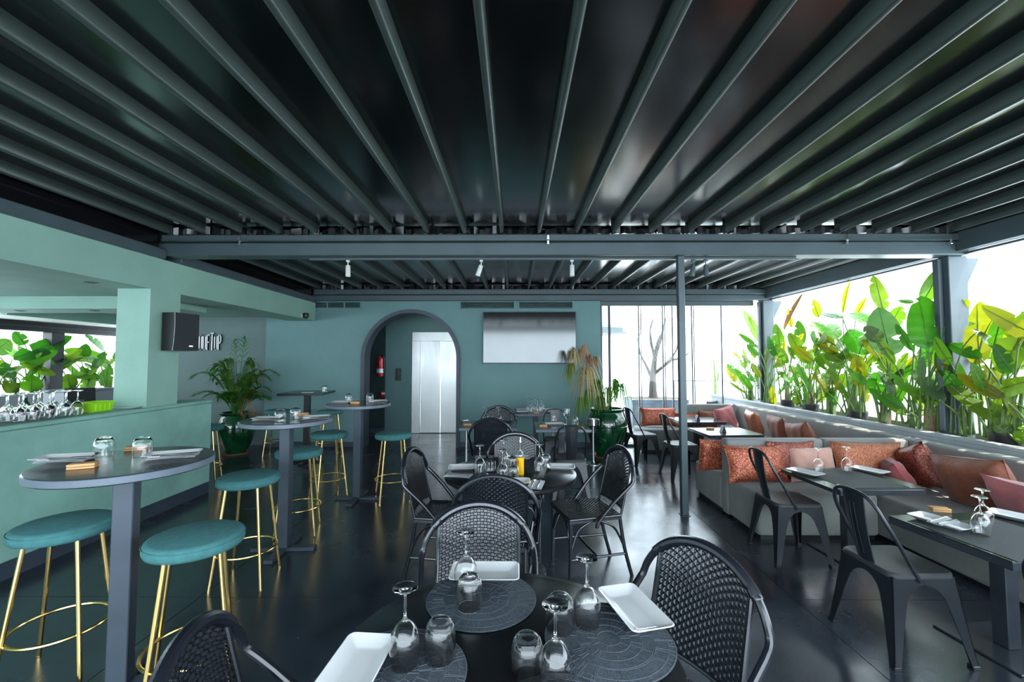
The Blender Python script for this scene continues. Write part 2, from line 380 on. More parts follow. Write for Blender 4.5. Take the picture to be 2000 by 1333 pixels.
# bunched edge of the stored membrane showing as small bright folds above the beams
rf = random.Random(3)
for nm, yy in (('front', 4.40), ('rear', 7.84)):
    mb = MB()
    for i in range(21):
        xa = -3.55 + i * .386
        mb.grid(lambda u, v: (xa + .386 * u, yy - .05 + .03 * math.sin(u * 25 + i * 1.7), 2.905 + .085 * v * (0.8 + .2 * math.sin(u * 9 + i))), 10, 2)
    o = obj('membrane_hem', mb, 'membrane', bf if nm == 'front' else None)
    if nm == 'rear': rear_hem = o
bb = beam('trim_3', 'grey steel gutter beam along the top of the back wall', [(-3.75, 7.80, 2.70, 4.72, 7.98, 2.80), (-3.7, 7.76, 2.806, 4.66, 7.98, 2.90)])
rear_hem.parent = bb
beam('trim_4', 'grey steel side beam above the plants on the right', [(4.58, -1.0, 2.73, 4.74, 4.42, 2.93), (4.58, 4.60, 2.73, 4.74, 7.80, 2.93), (4.66, -1.0, 2.70, 4.70, 4.42, 2.722), (4.66, 4.60, 2.70, 4.70, 7.8, 2.722), (4.52, -1.0, 2.94, 4.70, 4.40, 2.99), (4.52, 4.62, 2.94, 4.70, 7.8, 2.99)])
beam('trim_5', 'dark steel beam above the green fascia on the left', [(-3.84, -1.0, 2.661, -3.66, 4.41, 2.76), (-3.84, 4.61, 2.661, -3.66, 7.79, 2.76)])
struct('trim_6', MB().box(-3.82, -1.0, 2.762, -3.72, 4.38, 2.99).box(-3.82, 4.64, 2.762, -3.72, 7.75, 2.99), 'dark_panel', 'glossy black panel above the left beam', 'panel')
obj_ = beam('trim_7', 'grey steel beam edge behind the camera end of the roof', [(-3.85, -1.15, 2.70, 4.74, -1.0, 2.95)])
struct('roof_top', MB().box(-3.9, -1.0, 3.12, 4.80, 8.05, 3.18), 'membrane', 'flat black roof skin above the pergola', 'roof')
struct('roof_edge', MB().box(-3.98, -1.0, 2.662, -3.845, 8.0, 3.12).box(4.745, -1.0, 2.735, 4.80, 8.0, 3.12).box(-3.845, 7.985, 2.745, 4.745, 8.05, 3.12), 'steel_grey', 'dark edge boards of the pergola roof', 'roof edge')
# posts
pl = thing('support_pole', 'slim grey square steel pole standing in front of the sofas', 'pole', (fl(1330, 1000).x, YBEAM, 0), kind='structure')
obj('shaft', MB().box(-.034, -.034, .006, .034, .034, 2.70, .005), 'steel_grey', pl)
obj('foot_plate', MB().box(-.045, -.045, 0, .045, .045, .006), 'steel_grey', pl)
def post(name, label, x0, y0, x1, y1):
    p = thing(name, label, 'post', ((x0 + x1) / 2, (y0 + y1) / 2, 0), kind='structure')
    hx, hy = (x1 - x0) / 2, (y1 - y0) / 2
    obj('shaft', MB().box(-hx, -hy, 0, hx, hy, 2.698, .006), 'steel_grey', p)
    obj('gusset', MB().prism([(hx, 2.69), (hx + .20, 2.69), (hx, 2.28)], -.02, .02, 'y'), 'steel_grey', p)
    obj('blind_track', MB().box(-hx - .05, -.03, .86, -hx - .005, .03, 2.68, .004), 'steel_grey', p)
    return p
post('post_1', 'thick grey steel post among the banana plants on the right', 4.56, 4.48, 4.76, 4.66)
post('post_2', 'grey steel corner post at the end of the glass wall', 4.54, 7.80, 4.73, 7.975)

# left: fascia, column, bar ceiling, far parapet
struct('wall_left', MB().box(-4.22, -2.6, 2.33, XL, 7.86, 2.66), 'paint', 'pale green plastered fascia above the bar', 'wall')
c0, c1 = 4.29, 4.68
struct('column', MB().box(-4.05, c0, 1.122, XL - .001, c1, 2.33), 'paint', 'pale green square column standing on the bar counter', 'column')
struct('ceiling_bar', MB().box(-7.2, -2.6, 2.42, -4.222, 10.0, 2.66).box(-7.2, 5.4, 2.26, -4.31, 5.9, 2.42), 'paint', 'pale soffit ceiling above the bar with stepped edge', 'ceiling')
struct('ceiling_bar_outer', MB().box(-8.9, -2.6, 2.27, -7.222, 10.0, 2.66), 'white_ceiling', 'white low ceiling strip above the far left opening', 'ceiling')
struct('trim_8', MB().box(-4.30, -2.6, 2.36, -4.222, 8.0, 2.42).box(-7.22, -2.6, 2.24, -7.14, 5.38, 2.42).box(-7.22, 5.92, 2.24, -7.14, 8.05, 2.42), 'paint', 'green edge bands of the bar ceiling', 'trim')
struct('trim_9', MB().box(-8.50, -2.6, 2.10, -8.34, 10.0, 2.27).box(-8.34, -2.6, 2.16, -8.28, 10.0, 2.20), 'black_plastic', 'dark roller blind box above the far left opening', 'trim')
p = wx(100, 700, -8.42)
struct('post_3', MB().box(-8.48, p.y - .11, 0, -8.30, p.y + .11, 2.10, .006), 'black_plastic', 'dark post between the plants beyond the bar', 'post')
for k, (px, py, z) in enumerate(((172, 549, 2.33), (75, 577, 2.26), (210, 577, 2.26))):
    q = fl(px, py, z) if False else None
for (x, y, z, l) in ((-3.98, 3.95, 2.33, 'recessed round downlight in the fascia underside left of the column'), (-5.6, 5.62, 2.26, 'recessed round downlight in the bar ceiling step'), (-6.6, 5.62, 2.26, 'recessed round downlight furthest left above the bar')):
    d = thing('downlight', l, 'downlight', (x, y, z), group='recessed lights above the bar')
    obj('rim', lambda: MB().lathe([(.036, 0), (.055, 0), (.055, -.005), (.036, -.006), (.036, .0)], 24), 'black_plastic', d, key='dlrim')
    obj('lens', lambda: MB().lathe([(0, -.0015), (.036, -.0015)], 24), 'chrome', d, key='dllens')
struct('parapet_left', MB().box(-8.75, -2.6, 0, -8.2, 10.0, 1.02), 'planter_grey', 'grey planter parapet beyond the bar', 'parapet')

# terrace outside the back windows
struct('terrace_ground', MB().box(-0.5, 8.42, -0.14, 6.5, 16, -0.02), 'terrace', 'bright pale terrace floor outside the glass wall', 'terrace')

# ------------------------------------------------------------------ glass wall at the back right
win = thing('window_1', 'folding frameless glass wall at the back right', 'window', (0, 0, 0), kind='structure')
YW = 8.02
pxs = [1176, 1188, 1247, 1294, 1313, 1351, 1409, 1482]
WXs = [wy(p, 700, YW).x for p in pxs]
WXs[0] = 1.60; WXs[-1] = 4.45
obj('head_track', MB().box(1.58, YW - .05, 2.62, 4.46, YW + .05, 2.70, .004), 'steel_grey', win)
obj('sill_track', MB().box(1.58, YW - .05, 0, 4.46, YW + .05, .05, .004), 'steel_grey', win)
obj('jamb', MB().box(1.585, YW - .05, .05, 1.62, YW + .05, 2.62, .004), 'steel_grey', win)
for i in range(len(WXs) - 1):
    a, b = WXs[i], WXs[i + 1]
    pn = obj('pane', MB().box(a + .018, YW - .005, .052, b - .002, YW + .005, 2.618), 'pane', win)
    w = .045 if i == 1 else .018
    obj('pane_edge', MB().box(a - .001 if i else a + .022, YW - .012, .052, a + w + (.022 if i == 0 else 0), YW + .012, 2.618), 'black_plastic', win)
    if i in (2, 3, 5):
        obj('pane_edge', MB().box(a + .055, YW + .03, .052, a + .07, YW + .045, 2.618), 'black_plastic', win)

# ------------------------------------------------------------------ bar counter
bc = thing('bar_counter', 'long sea green plastered bar counter with dark skirting', 'counter', (0, 0, 0))
YC1 = fl(408, 962).y
obj('body', MB().box(-4.35, -2.5, 0.13, XL, YC1, 1.08, .006), 'paint_counter', bc)
obj('worktop', MB().box(-4.40, -2.5, 1.082, XL + .006, YC1 + .006, 1.12, .008), 'paint_counter', bc)
obj('skirting', MB().box(-4.34, -2.5, 0, XL - .004, YC1 - .004, .128), 'skirting', bc)
bk = thing('back_bar_unit', 'dark back bar cabinet behind the counter', 'cabinet', (-6.2, 3.4, 0))
obj('body', MB().box(-.35, -2.4, 0, .35, 3.4, .86, .006), 'skirting', bk)
obj('worktop', MB().box(-.38, -2.42, .861, .38, 3.42, .90, .006), 'grey_plastic', bk)

# ------------------------------------------------------------------ furniture makers
def stool(x, y, rz, label):
    t = thing('bar_stool', label, 'bar stool', (x, y, 0), rz, 'teal bar stools')
    def seat():
        prof = [(0, .695), (.185, .695), (.198, .70), (.205, .715), (.205, .735), (.198, .752), (.18, .760), (0, .764)]
        return MB().lathe(prof, 36)
    obj('seat', seat, 'teal_fabric', t, key='stool_seat', ang=60)
    obj('seat_piping', lambda: MB().tube([(.2055 * math.cos(a), .2055 * math.sin(a), .742) for a in [2 * PI * i / 36 for i in range(36)]], .0022, 5, True), 'teal_fabric', t, key='stool_pipe')
    def leg(): return MB().tube([(.145, 0, .70), (.235, 0, .008)], .0105, 10).tube([(.2353, 0, .0), (.2342, 0, .012)], .0115, 8)
    for k in range(4): obj('leg', leg, 'gold', t, rot=(0, 0, PI / 4 + k * PI / 2), key='stool_leg')
    obj('foot_ring', lambda: MB().tube([(.196 * math.cos(a), .196 * math.sin(a), .235) for a in [2 * PI * i / 40 for i in range(40)]], .0085, 8, True), 'gold', t, key='stool_ring')
    return t
def bar_table(x, y, rz, label, square=False, dark=False):
    t = thing('bar_table', label, 'high table', (x, y, 0), rz, 'high bar tables')
    R = .355
    if square:
        obj('table_top', MB().box(-.33, -.33, 1.065, .33, .33, 1.10, .004), 'table_black', t)
    else:
        tp = obj('table_top', lambda: MB().lathe([(0, 1.06), (R - .004, 1.06), (R, 1.064), (R, 1.096), (R - .004, 1.10), (0, 1.10)], 64), 'table_grey', t, key='bt_top')
        obj('edge_band', lambda: MB().lathe([(R + .0005, 1.064), (R + .0025, 1.066), (R + .0025, 1.094), (R + .0005, 1.096)], 64), 'table_edge', tp, key='bt_edge')
    m = 'table_black' if dark else 'bar_leg'
    w = .042
    obj('column', lambda: MB().box(-w, -w, .03, w, w, 1.06, .004), m, t, key='bt_col' + m)
    obj('mounting_plate', lambda: MB().box(-.13, -.13, 1.052, .13, .13, 1.06), m, t, key='bt_plate' + m)
    def base(): return MB().box(-.26, -.035, 0, .26, .035, .03, .003)
    obj('foot_bar', base, m, t, key='bt_base' + m)
    obj('foot_bar', base, m, t, rot=(0, 0, PI / 2), loc=(0, 0, .0005), key='bt_base' + m)
    return t
def dining_table(x, y, rz, label):
    t = thing('dining_table', label, 'table', (x, y, 0), rz, 'round dining tables')
    R = .50
    obj('table_top', lambda: MB().lathe([(0, .712), (R - .012, .712), (R - .003, .718), (R, .728), (R - .002, .744), (R - .012, .75), (0, .75)], 96), 'table_black', t, key='dt_top')
    obj('rim_groove', lambda: MB().tube([((R - .035) * math.cos(a), (R - .035) * math.sin(a), .7478) for a in [2 * PI * i / 96 for i in range(96)]], .0025, 5, True), 'table_grey', t, key='dt_groove')
    obj('column', lambda: MB().tube([(0, 0, .02), (0, 0, .712)], .04, 20), 'table_black', t, key='dt_col')
    obj('base_disc', lambda: MB().lathe([(0, 0), (.27, 0), (.27, .008), (.24, .016), (.06, .026), (.045, .06), (0, .06)], 48), 'table_grey', t, key='dt_base')
    return t

# woven surface: over and under strands as real geometry
def weave(fn, nu, nv, h=0.0030, inside=None):
    """fn(u,v) -> (point, normal) with u,v in cell units"""
    mb = MB()
    ts = (-.66, -.30, .30, .66); hs = (-.2, 1, 1, -.2)
    for j in range(nv):
        for i in range(nu):
            cu, cv = i + .5, j + .5
            if inside and not inside(cu, cv): continue
            for horiz in (True, False):
                top = ((i + j) % 2 == 0) == horiz
                sg = 1 if top else -1; wd = .40 if horiz else .30
                vs = []
                for t, hh in zip(ts, hs):
                    for s_ in (-wd, wd):
                        u, v = (cu + t, cv + s_) if horiz else (cu + s_, cv + t)
                        p, n = fn(u, v); vs.append(p + n * (sg * h * hh))
                mb.add(vs, [(0, 1, 3, 2), (2, 3, 5, 4), (4, 5, 7, 6)])
    return mb
def rattan_chair(x, y, rz, label):
    t = thing('rattan_chair', label, 'chair', (x, y, 0), rz, 'black woven bistro chairs')
    cell = .0155
    # seat: local +y is the front
    SW, SD = .42, .41
    def seat_w():
        nu, nv = int(SW / cell), int(SD / cell)
        def f(u, v):
            X = -SW / 2 + SW * u / nu; Y = -SD / 2 + SD * v / nv
            k = 1 - .08 * (1 - v / nv)
            return Vector((X * k, Y, .462 - .010 * (1 - (2 * u / nu - 1) ** 2) * (1 - (2 * v / nv - 1) ** 2))), Vector((0, 0, 1))
        mb = weave(f, nu, nv)
        for (sx, sy) in ((0, 1), (0, -1)):
            mb.box(-SW / 2 * (1 if sy > 0 else .92), sy * SD / 2 - .006, .425, SW / 2 * (1 if sy > 0 else .92), sy * SD / 2 + .006, .464, .004)
        for sx in (-1, 1):
            mb.tube([(sx * SW / 2 * .92, -SD / 2, .455), (sx * SW / 2, SD / 2, .455)], .010, 8)
            mb.prism([(sx * (SW / 2 * .92 - .005), -SD / 2), (sx * (SW / 2 * .92 + .006), -SD / 2), (sx * (SW / 2 + .006), SD / 2), (sx * (SW / 2 - .005), SD / 2)], .43, .458)
        return mb
    obj('seat', seat_w, 'rattan', t, key='rc_seat', recalc=False)
    # backrest panel
    BW = .37
    def top_z(x): return .672 + .235 * math.sqrt(max(0, 1 - (x / .262) ** 2))
    def plane(x, z):
        s = (z - .50) / .40
        return Vector((x, -.215 - .095 * s - .022 * (1 - (x / .19) ** 2), z))
    def back_w():
        nu = int(BW / cell); nv = 30; z0 = .505
        def f(u, v):
            x = -BW / 2 + BW * u / nu
            zt = top_z(x) - .004; z = z0 + (zt - z0) * v / nv
            # keep rows level low down, following the arch high up
            p = plane(x, z); return p, Vector((.1 * -x, 1, .22)).normalized()
        mb = weave(f, nu, nv)
        return mb
    obj('backrest', back_w, 'rattan', t, key='rc_back', recalc=False)
    def stiles():
        mb = MB()
        for sx in (-1, 1):
            x = sx * (BW / 2 + .004)
            mb.tube([plane(x, z) for z in (.45, .55, .65, .75, top_z(x))], .0095, 8)
        mb.tube([plane(-BW / 2 + BW * i / 8, .50) for i in range(9)], .009, 8)
        return mb
    obj('back_frame', stiles, 'chair_tube', t, key='rc_stile')
    def hoop_pts():
        pts = []
        for sx in (1, -1):
            leg = [(sx * .238, .005, .40), (sx * .240, -.005, .44), (sx * .252, -.12, .575), (sx * .262, -.225, .672)]
            pts.append([Vector(p) for p in leg])
        a = [plane(.262 * math.cos(th), .672 + .235 * math.sin(th)) for th in [PI * i / 20 for i in range(1, 20)]]
        a = [Vector((p.x, -.255 - .055 * math.sin(PI * (i + 1) / 20) , p.z)) for i, p in enumerate(a)]
        return pts[0] + a + pts[1][::-1], a
    obj('hoop', lambda: MB().tube(smooth_path(hoop_pts()[0], 2), .0145, 10), 'chair_tube', t, key='rc_hoop')
    def wrap():
        a = smooth_path(hoop_pts()[1][3:-3], 6); mb = MB()
        rr = [.0185 + (.0016 if i % 2 else 0) for i in range(len(a))]
        return mb.tube(a, rr, 10)
    obj('woven_wrap', wrap, 'rattan', t, key='rc_wrap')
    def fleg(): return MB().tube([(0, .010, 0), (0, .004, .22), (0, 0, .45)], .0135, 10)
    def rleg(): return MB().tube(smooth_path([(0, -.095, 0), (0, -.035, .22), (0, 0, .45)], 4), .0135, 10)
    for sx in (-1, 1):
        obj('leg', fleg, 'chair_tube', t, (sx * .195, .19, 0), key='rc_fleg')
        obj('leg', rleg, 'chair_tube', t, (sx * .178, -.20, 0), key='rc_rleg')
    def stretch():
        mb = MB()
        for sx in (-1, 1):
            mb.tube([(sx * .195, .196, .17), (sx * .178, -.245, .17)], .0095, 8)
            mb.tube(smooth_path([(sx * .195, .185, .24), (sx * .19, .13, .37), (sx * .187, .03, .425)], 5), .0085, 8)
            mb.tube(smooth_path([(sx * .180, -.225, .24), (sx * .183, -.15, .37), (sx * .187, -.04, .425)], 5), .0085, 8)
            mb.tube(smooth_path([(sx * .19, .194, .25), (sx * .13, .194, .38), (sx * .03, .194, .425)], 5), .0085, 8)
        mb.tube([(-.187, -.02, .17), (.187, -.02, .17)], .0095, 8)
        for yy in (.195, -.2): mb.tube([(-.19, yy, .43), (.19, yy, .43)], .011, 8)
        return mb
    obj('stretcher', stretch, 'chair_tube', t, key='rc_str')
    return t
def metal_chair(x, y, rz, label):
    t = thing('metal_chair', label, 'chair', (x, y, 0), rz, 'grey metal cafe chairs')
    def rsq(a, r, n=5):
        out = []
        for cx, cy, a0 in ((a - r, a - r, 0), (-a + r, a - r, PI / 2), (-a + r, -a + r, PI), (a - r, -a + r, 1.5 * PI)): out += arc(cx, cy, r, a0, a0 + PI / 2, n)
        return out
    def seat():
        mb = MB(); L = [(.172, .05, .435), (.180, .055, .44), (.180, .055, .458), (.172, .05, .466), (.155, .045, .466), (.14, .04, .462)]
        rings = [[(px, py, z) for px, py in rsq(a, r)] for a, r, z in L]; n = len(rings[0]); vs = sum(rings, []); fs = []
        for i in range(len(rings) - 1):
            for k in range(n): fs.append((i * n + k, i * n + (k + 1) % n, (i + 1) * n + (k + 1) % n, (i + 1) * n + k))
        fs.append(tuple(range(n - 1, -1, -1))); fs.append(tuple(range((len(rings) - 1) * n, len(rings) * n)))
        return mb.add(vs, fs)
    obj('seat', seat, 'chair_pad', t, key='mc_seat')
    def leg():
        # corner piece: two half aprons that run down into a tapered angle leg
        mb = MB(); T = .004
        inner = [(.172, .445), (.172, .405), (.15, .402), (.125, .392), (.10, .37), (.082, .335), (.07, .28), (.055, .18), (.040, .06), (.034, 0)]
        def c(z): return .225 - (.225 - .170) * min(1, z / .44) ** 0.9
        for ax in (0, 1):
            vs = []; fs = []
            for s_, z in inner:
                for off in (0, T):
                    for q in (0.0, s_):
                        a, b = c(z) - q, c(z) - off
                        vs.append((a, b, z) if ax == 0 else (b, a, z))
            for i in range(len(inner) - 1):
                b0, b1 = i * 4, (i + 1) * 4
                fs += [(b0, b0 + 1, b1 + 1, b1), (b0 + 2, b1 + 2, b1 + 3, b0 + 3), (b0 + 1, b0 + 3, b1 + 3, b1 + 1), (b0, b1, b1 + 2, b0 + 2)]
            fs += [(0, 2, 3, 1)]
            mb.add(vs, fs)
        p = [Vector((c(z) - .018, c(z) - .018, z)) for z in (.02, .12, .22, .32)]
        mb.tube(p, [.009, .013, .017, .012], 6)
        mb.box(c(0) - .036, c(0) - .036, 0, c(0) + .001, c(0) + .001, .018, .003)
        return mb
    for k in range(4): obj('leg', leg, 'gunmetal', t, rot=(0, 0, k * PI / 2), key='mc_leg')
    def hoop():
        h = [(.178, -.03, .425), (.180, -.05, .46), (.178, -.125, .60), (.168, -.19, .72), (.145, -.222, .80), (.10, -.238, .845), (.04, -.243, .858)]
        pts = h + [(-a, b, c_) for a, b, c_ in h[::-1]]
        return MB().tube(smooth_path(pts, 4), .0105, 10)
    obj('back_hoop', hoop, 'gunmetal', t, key='mc_hoop')
    def splat():
        mb = MB()
        def f(u, v, d):
            z = .445 + .405 * v; w = .052 + .022 * v
            yy = -.172 - .072 * v ** 1.1 - .012 * math.sin(PI * v) + .012 * (2 * u - 1) ** 2
            return (-w + 2 * w * u, yy + d, z)
        mb.grid(lambda u, v: f(u, v, 0), 6, 8); mb.grid(lambda u, v: f(u, v, .004), 6, 8)
        for u in (0.02, .98): mb.tube([f(u, v / 8, .002) for v in range(9)], .004, 6)
        return mb
    sp = obj('back_splat', splat, 'gunmetal', t, key='mc_splat')
    def emboss():
        mb = MB()
        for u in (.38, .62): mb.tube([(-.066 * (1 - 2 * u), -.172 - .072 * v ** 1.1 - .012 * math.sin(PI * v) - .002, .445 + .405 * v) for v in (.15, .3, .5, .7, .85)], .0016, 6)
        for v in (.15, .85): mb.tube([(-.066 * (1 - 2 * u), -.172 - .072 * v ** 1.1 - .012 * math.sin(PI * v) - .002, .445 + .405 * v) for u in (.38, .62)], .003, 6)
        return mb
    obj('pressed_panel', emboss, 'gunmetal', sp, key='mc_emb')
    return t
def square_table(x, y, rz, label, w=.66, d=.66, h=.75, light=True, group='small square dining tables'):
    t = thing('square_table', label, 'table', (x, y, 0), rz, group)
    k = f'{w}{d}{h}'
    obj('table_top', lambda: MB().box(-w / 2, -d / 2, h - .04, w / 2, d / 2, h, .004), 'table_grey', t, key='sq_top' + k)
    obj('edge_band', lambda: MB().box(-w / 2 - .001, -d / 2 - .002, h - .037, w / 2 + .001, -d / 2 + .0005, h - .003), 'table_edge' if light else 'table_grey', t, key='sq_edge' + k + str(light))
    obj('column', lambda: MB().box(-.04, -.04, .012, .04, .04, h - .04, .004), 'table_grey', t, key='sq_col' + k)
    obj('base_plate', lambda: MB().box(-.21, -.21, 0, .21, .21, .012, .003), 'table_grey', t, key='sq_base')
    return t

# small things
WINE = [(0.0, 0.2105), (.020, .211), (.034, .2115), (.0345, .2090), (.030, .2070), (.012, .2045), (.0048, .199), (.0036, .185), (.0036, .145), (.0042, .132), (.010, .122),
        (.022, .112), (.034, .095), (.0415, .075), (.0435, .055), (.041, .03), (.0355, .006), (.0348, 0.0), (.0338, 0.0), (.0345, .006), (.0398, .03), (.0422, .055), (.0402, .075), (.0328, .094), (.020, .110), (.009, .1195), (0, .1225)]
TUMB = [(0, .105), (.018, .1045), (.027, .101), (.0345, .092), (.040, .075), (.0425, .055), (.0425, .03), (.0395, 0.0), (.038, 0.0), (.0410, .03), (.041, .055), (.0385, .074), (.0325, .088), (.024, .094), (0, .096)]
def wine_glass(p, label, group='upturned wine glasses', upright=False):
    o = obj('wine_glass', lambda: MB().lathe(WINE, 28), 'drink_glass', None, p if not upright else (p[0], p[1], p[2] + .2115), (PI, 0, 0) if upright else None, key='wine', ang=50)
    return tag(o, label, 'wine glass', group)
def tumbler(p, label, group='upturned tumblers', s=1.0, upright=False):
    o = obj('tumbler', lambda: MB().lathe(TUMB, 28), 'drink_glass', None, p if not upright else (p[0], p[1], p[2] + .105 * s), (PI, 0, 0) if upright else None, key='tumb', ang=50)
    o.scale = (s, s, s)
    return tag(o, label, 'tumbler', group)
def tray(p, rz, label, w=.27, d=.15, group='white rectangular plates'):
    def f():
        mb = MB(); R = []
        for (dx, z) in ((-.035, 0), (-.030, 0), (-.004, .020), (0, .022), (-.003, .024), (-.008, .022), (-.034, .004), (-.05, .0035)):
            a, b = w / 2 + dx, d / 2 + dx; r = .008 + max(0, .012 + dx * .3)
            ring = []
            for cx, cy, a0 in ((a - r, b - r, 0), (-a + r, b - r, PI / 2), (-a + r, -b + r, PI), (a - r, -b + r, 1.5 * PI)): ring += [(x, y, z) for x, y in arc(cx, cy, r, a0, a0 + PI / 2, 3)]
            R.append(ring)
        n = len(R[0]); fs = []
        for i in range(len(R) - 1):
            for k in range(n): fs.append((i * n + k, i * n + (k + 1) % n, (i + 1) * n + (k + 1) % n, (i + 1) * n + k))
        fs.append(tuple(range(n - 1, -1, -1))); fs.append(tuple(range((len(R) - 1) * n, len(R) * n)))
        return mb.add(sum(R, []), fs)
    o = obj('plate', f, 'porcelain', None, p, (0, 0, rz), key=f'tray{w}{d}', ang=40)
    return tag(o, label, 'plate', group)
def napkin(p, rz, label, w=.10, d=.20, group='folded napkins with cutlery'):
    t = thing('napkin_set', label, 'napkin', p, rz, group)
    def f():
        mb = MB()
        for k in range(3):
            z0 = k * .0025; s = 1 - .03 * k
            mb.grid(lambda u, v: ((-w / 2 + w * u) * s, (-d / 2 + d * v) * s, z0 + .001 + .0015 * math.sin(u * 7 + k + v * 4)), 6, 8)
            mb.grid(lambda u, v: ((-w / 2 + w * u) * s, (-d / 2 + d * v) * s, z0 + .0026 + .0015 * math.sin(u * 7 + k + v * 4)), 6, 8)
        return mb
    obj('napkin', f, 'napkin', t, key=f'nap{w}{d}')
    def fork():
        mb = MB(); mb.tube([(-.02, -.09, .011), (-.02, 0, .011), (-.02, .05, .012)], [.005, .003, .004], 6, flat=.4)
        for k in range(4): mb.tube([(-.026 + .004 * k, .05, .012), (-.026 + .004 * k, .09, .0125)], .0012, 5)
        mb.box(-.0285, .045, .0112, -.0115, .055, .0128)
        return mb
    obj('fork', fork, 'steel_cutlery', t, key='fork')
    obj('knife', lambda: MB().tube([(.02, -.095, .011), (.02, -.01, .011)], [.0055, .004], 6, flat=.5).box(.013, -.01, .0105, .024, .095, .012, .0004), 'steel_cutlery', t, key='knife')
    return t
def wood_block(p, rz, label, w=.10, d=.055, h=.025):
    t = thing('wooden_block', label, 'wooden holder', p, rz, 'small wooden table holders')
    obj('body', lambda: MB().box(-w / 2, -d / 2, 0, w / 2, d / 2, h * .45, .004, seg=2), 'wood', t, key='wb1')
    obj('lid', lambda: MB().box(-w / 2, -d / 2, h * .47, w / 2, d / 2, h, .004, seg=2), 'wood', t, key='wb2')
    return t

# ------------------------------------------------------------------ high tables and stools (left)
bt = [fl(245, 899, 1.1), fl(565, 820, 1.1), fl(703, 787.5, 1.1), fl(595, 766, 1.1)]
bt[0] = Vector((-1.93, 2.14, 0)); bt[1] = Vector((-1.95, 3.66, 0)); bt[2] = Vector((-1.82, 4.98, 0)); bt[3] = Vector((-3.28, 6.75, 0))
bar_table(bt[0].x, bt[0].y, .35, 'round high table nearest the camera beside the green counter')
bar_table(bt[1].x, bt[1].y, .05, 'round high table in the middle of the row of three')
bar_table(bt[2].x, bt[2].y, .0, 'round high table furthest back, in front of the arch')
bar_table(bt[3].x, bt[3].y, .12, 'dark square high table against the teal back wall', True, True)
for px, py, rz, l in ((127, 1022, .35, 'teal stool with gold legs nearest the counter, left of the front high table'),
                      (383, 1046, .55, 'teal stool with gold legs right of the nearest high table'),
                      (486, 930, .15, 'teal stool with gold legs between the first two high tables'),
                      (585, 880, .3, 'teal stool with gold legs just behind the middle high table column'),
                      (643, 846, .7, 'teal stool with gold legs left of the furthest round high table'),
                      (768, 847, .45, 'teal stool with gold legs right of the furthest high table, before the arch')):
    p = fl(px, py, .75); stool(p.x, p.y, rz, l)
stool(-4.02, 7.25, .2, 'teal stool with gold legs at the wall beside the potted palm')
stool(-3.12, 7.22, .6, 'teal stool with gold legs tucked under the dark square high table')
stool(-4.0, 5.52, .4, 'teal stool with gold legs half hidden behind the counter end')
T = 1.1
def on(px, py, h): p = fl(px, py, h); return (p.x, p.y, h)
# front high table setting
tray(on(128, 900, T), .25, 'white plate at the left edge of the nearest high table', .24, .13)
napkin(on(128, 900, T + .025), .25 + PI / 2, 'white napkin with cutlery at the left of the nearest high table')
tumbler(on(202, 893, T), 'upturned tumbler on the left of the nearest high table')
tumbler(on(278, 893, T), 'upturned tumbler on the right of the nearest high table')
tray(on(338, 893, T), .42, 'white plate at the right of the nearest high table', .24, .13)
napkin(on(338, 893, T + .025), .42 + PI / 2, 'white napkin with cutlery at the right of the nearest high table')
wood_block(on(162, 915, T), .45, 'wooden holder at the front edge of the nearest high table')
wood_block(on(268, 880, T), .3, 'wooden holder at the back of the nearest high table')
# middle
tray(on(522, 821, T), .1, 'white plate on the left of the middle high table', .22, .13)
napkin(on(522, 821, T + .025), .1 + PI / 2, 'white napkin with cutlery on the left of the middle high table')
tumbler(on(547, 825, T), 'upturned tumbler on the left of the middle high table')
tumbler(on(577, 819, T), 'upturned tumbler on the right of the middle high table')
tray(on(618, 818, T), .3, 'white plate on the right of the middle high table', .22, .13)
napkin(on(618, 818, T + .025), .3 + PI / 2, 'white napkin with cutlery on the right of the middle high table')
wood_block(on(590, 812, T), .1, 'wooden holder on the middle high table')
# far
tray(on(668, 788, T), .1, 'white plate on the left of the furthest round high table', .22, .13)
tumbler(on(681, 786, T), 'upturned tumbler on the left of the furthest round high table')
tumbler(on(722, 785, T), 'upturned tumbler on the right of the furthest round high table')
tray(on(738, 786, T), .3, 'white plate on the right of the furthest round high table', .22, .13)
napkin(on(738, 786, T + .025), .3 + PI / 2, 'white napkin with cutlery on the furthest round high table')
wood_block(on(694, 789, T), .05, 'wooden holder on the furthest round high table')
cn = thing('candle_holder', 'dark glass candle holder on the square high table', 'candle holder', (-3.0, 6.72, 1.1))
obj('cup', MB().lathe([(0, 0), (.035, 0), (.038, .01), (.038, .085), (.035, .085), (.034, .012), (0, .012)], 20), 'bottle_glass', cn)
obj('candle', MB().lathe([(0, .0125), (.028, .0125), (.028, .04), (0, .042)], 16), 'porcelain', cn)
obj('lid', MB().lathe([(0, .100), (.036, .098), (.039, .0855), (.0335, .0855), (0, .088)], 20), 'black_plastic', cn)
tag(obj('menu_card', MB().box(-.08, -.05, 0, .08, .05, .004, .001), 'porcelain', None, (-3.2, 6.6, 1.1), (0, 0, .2)), 'white menu card lying on the dark square high table', 'menu')

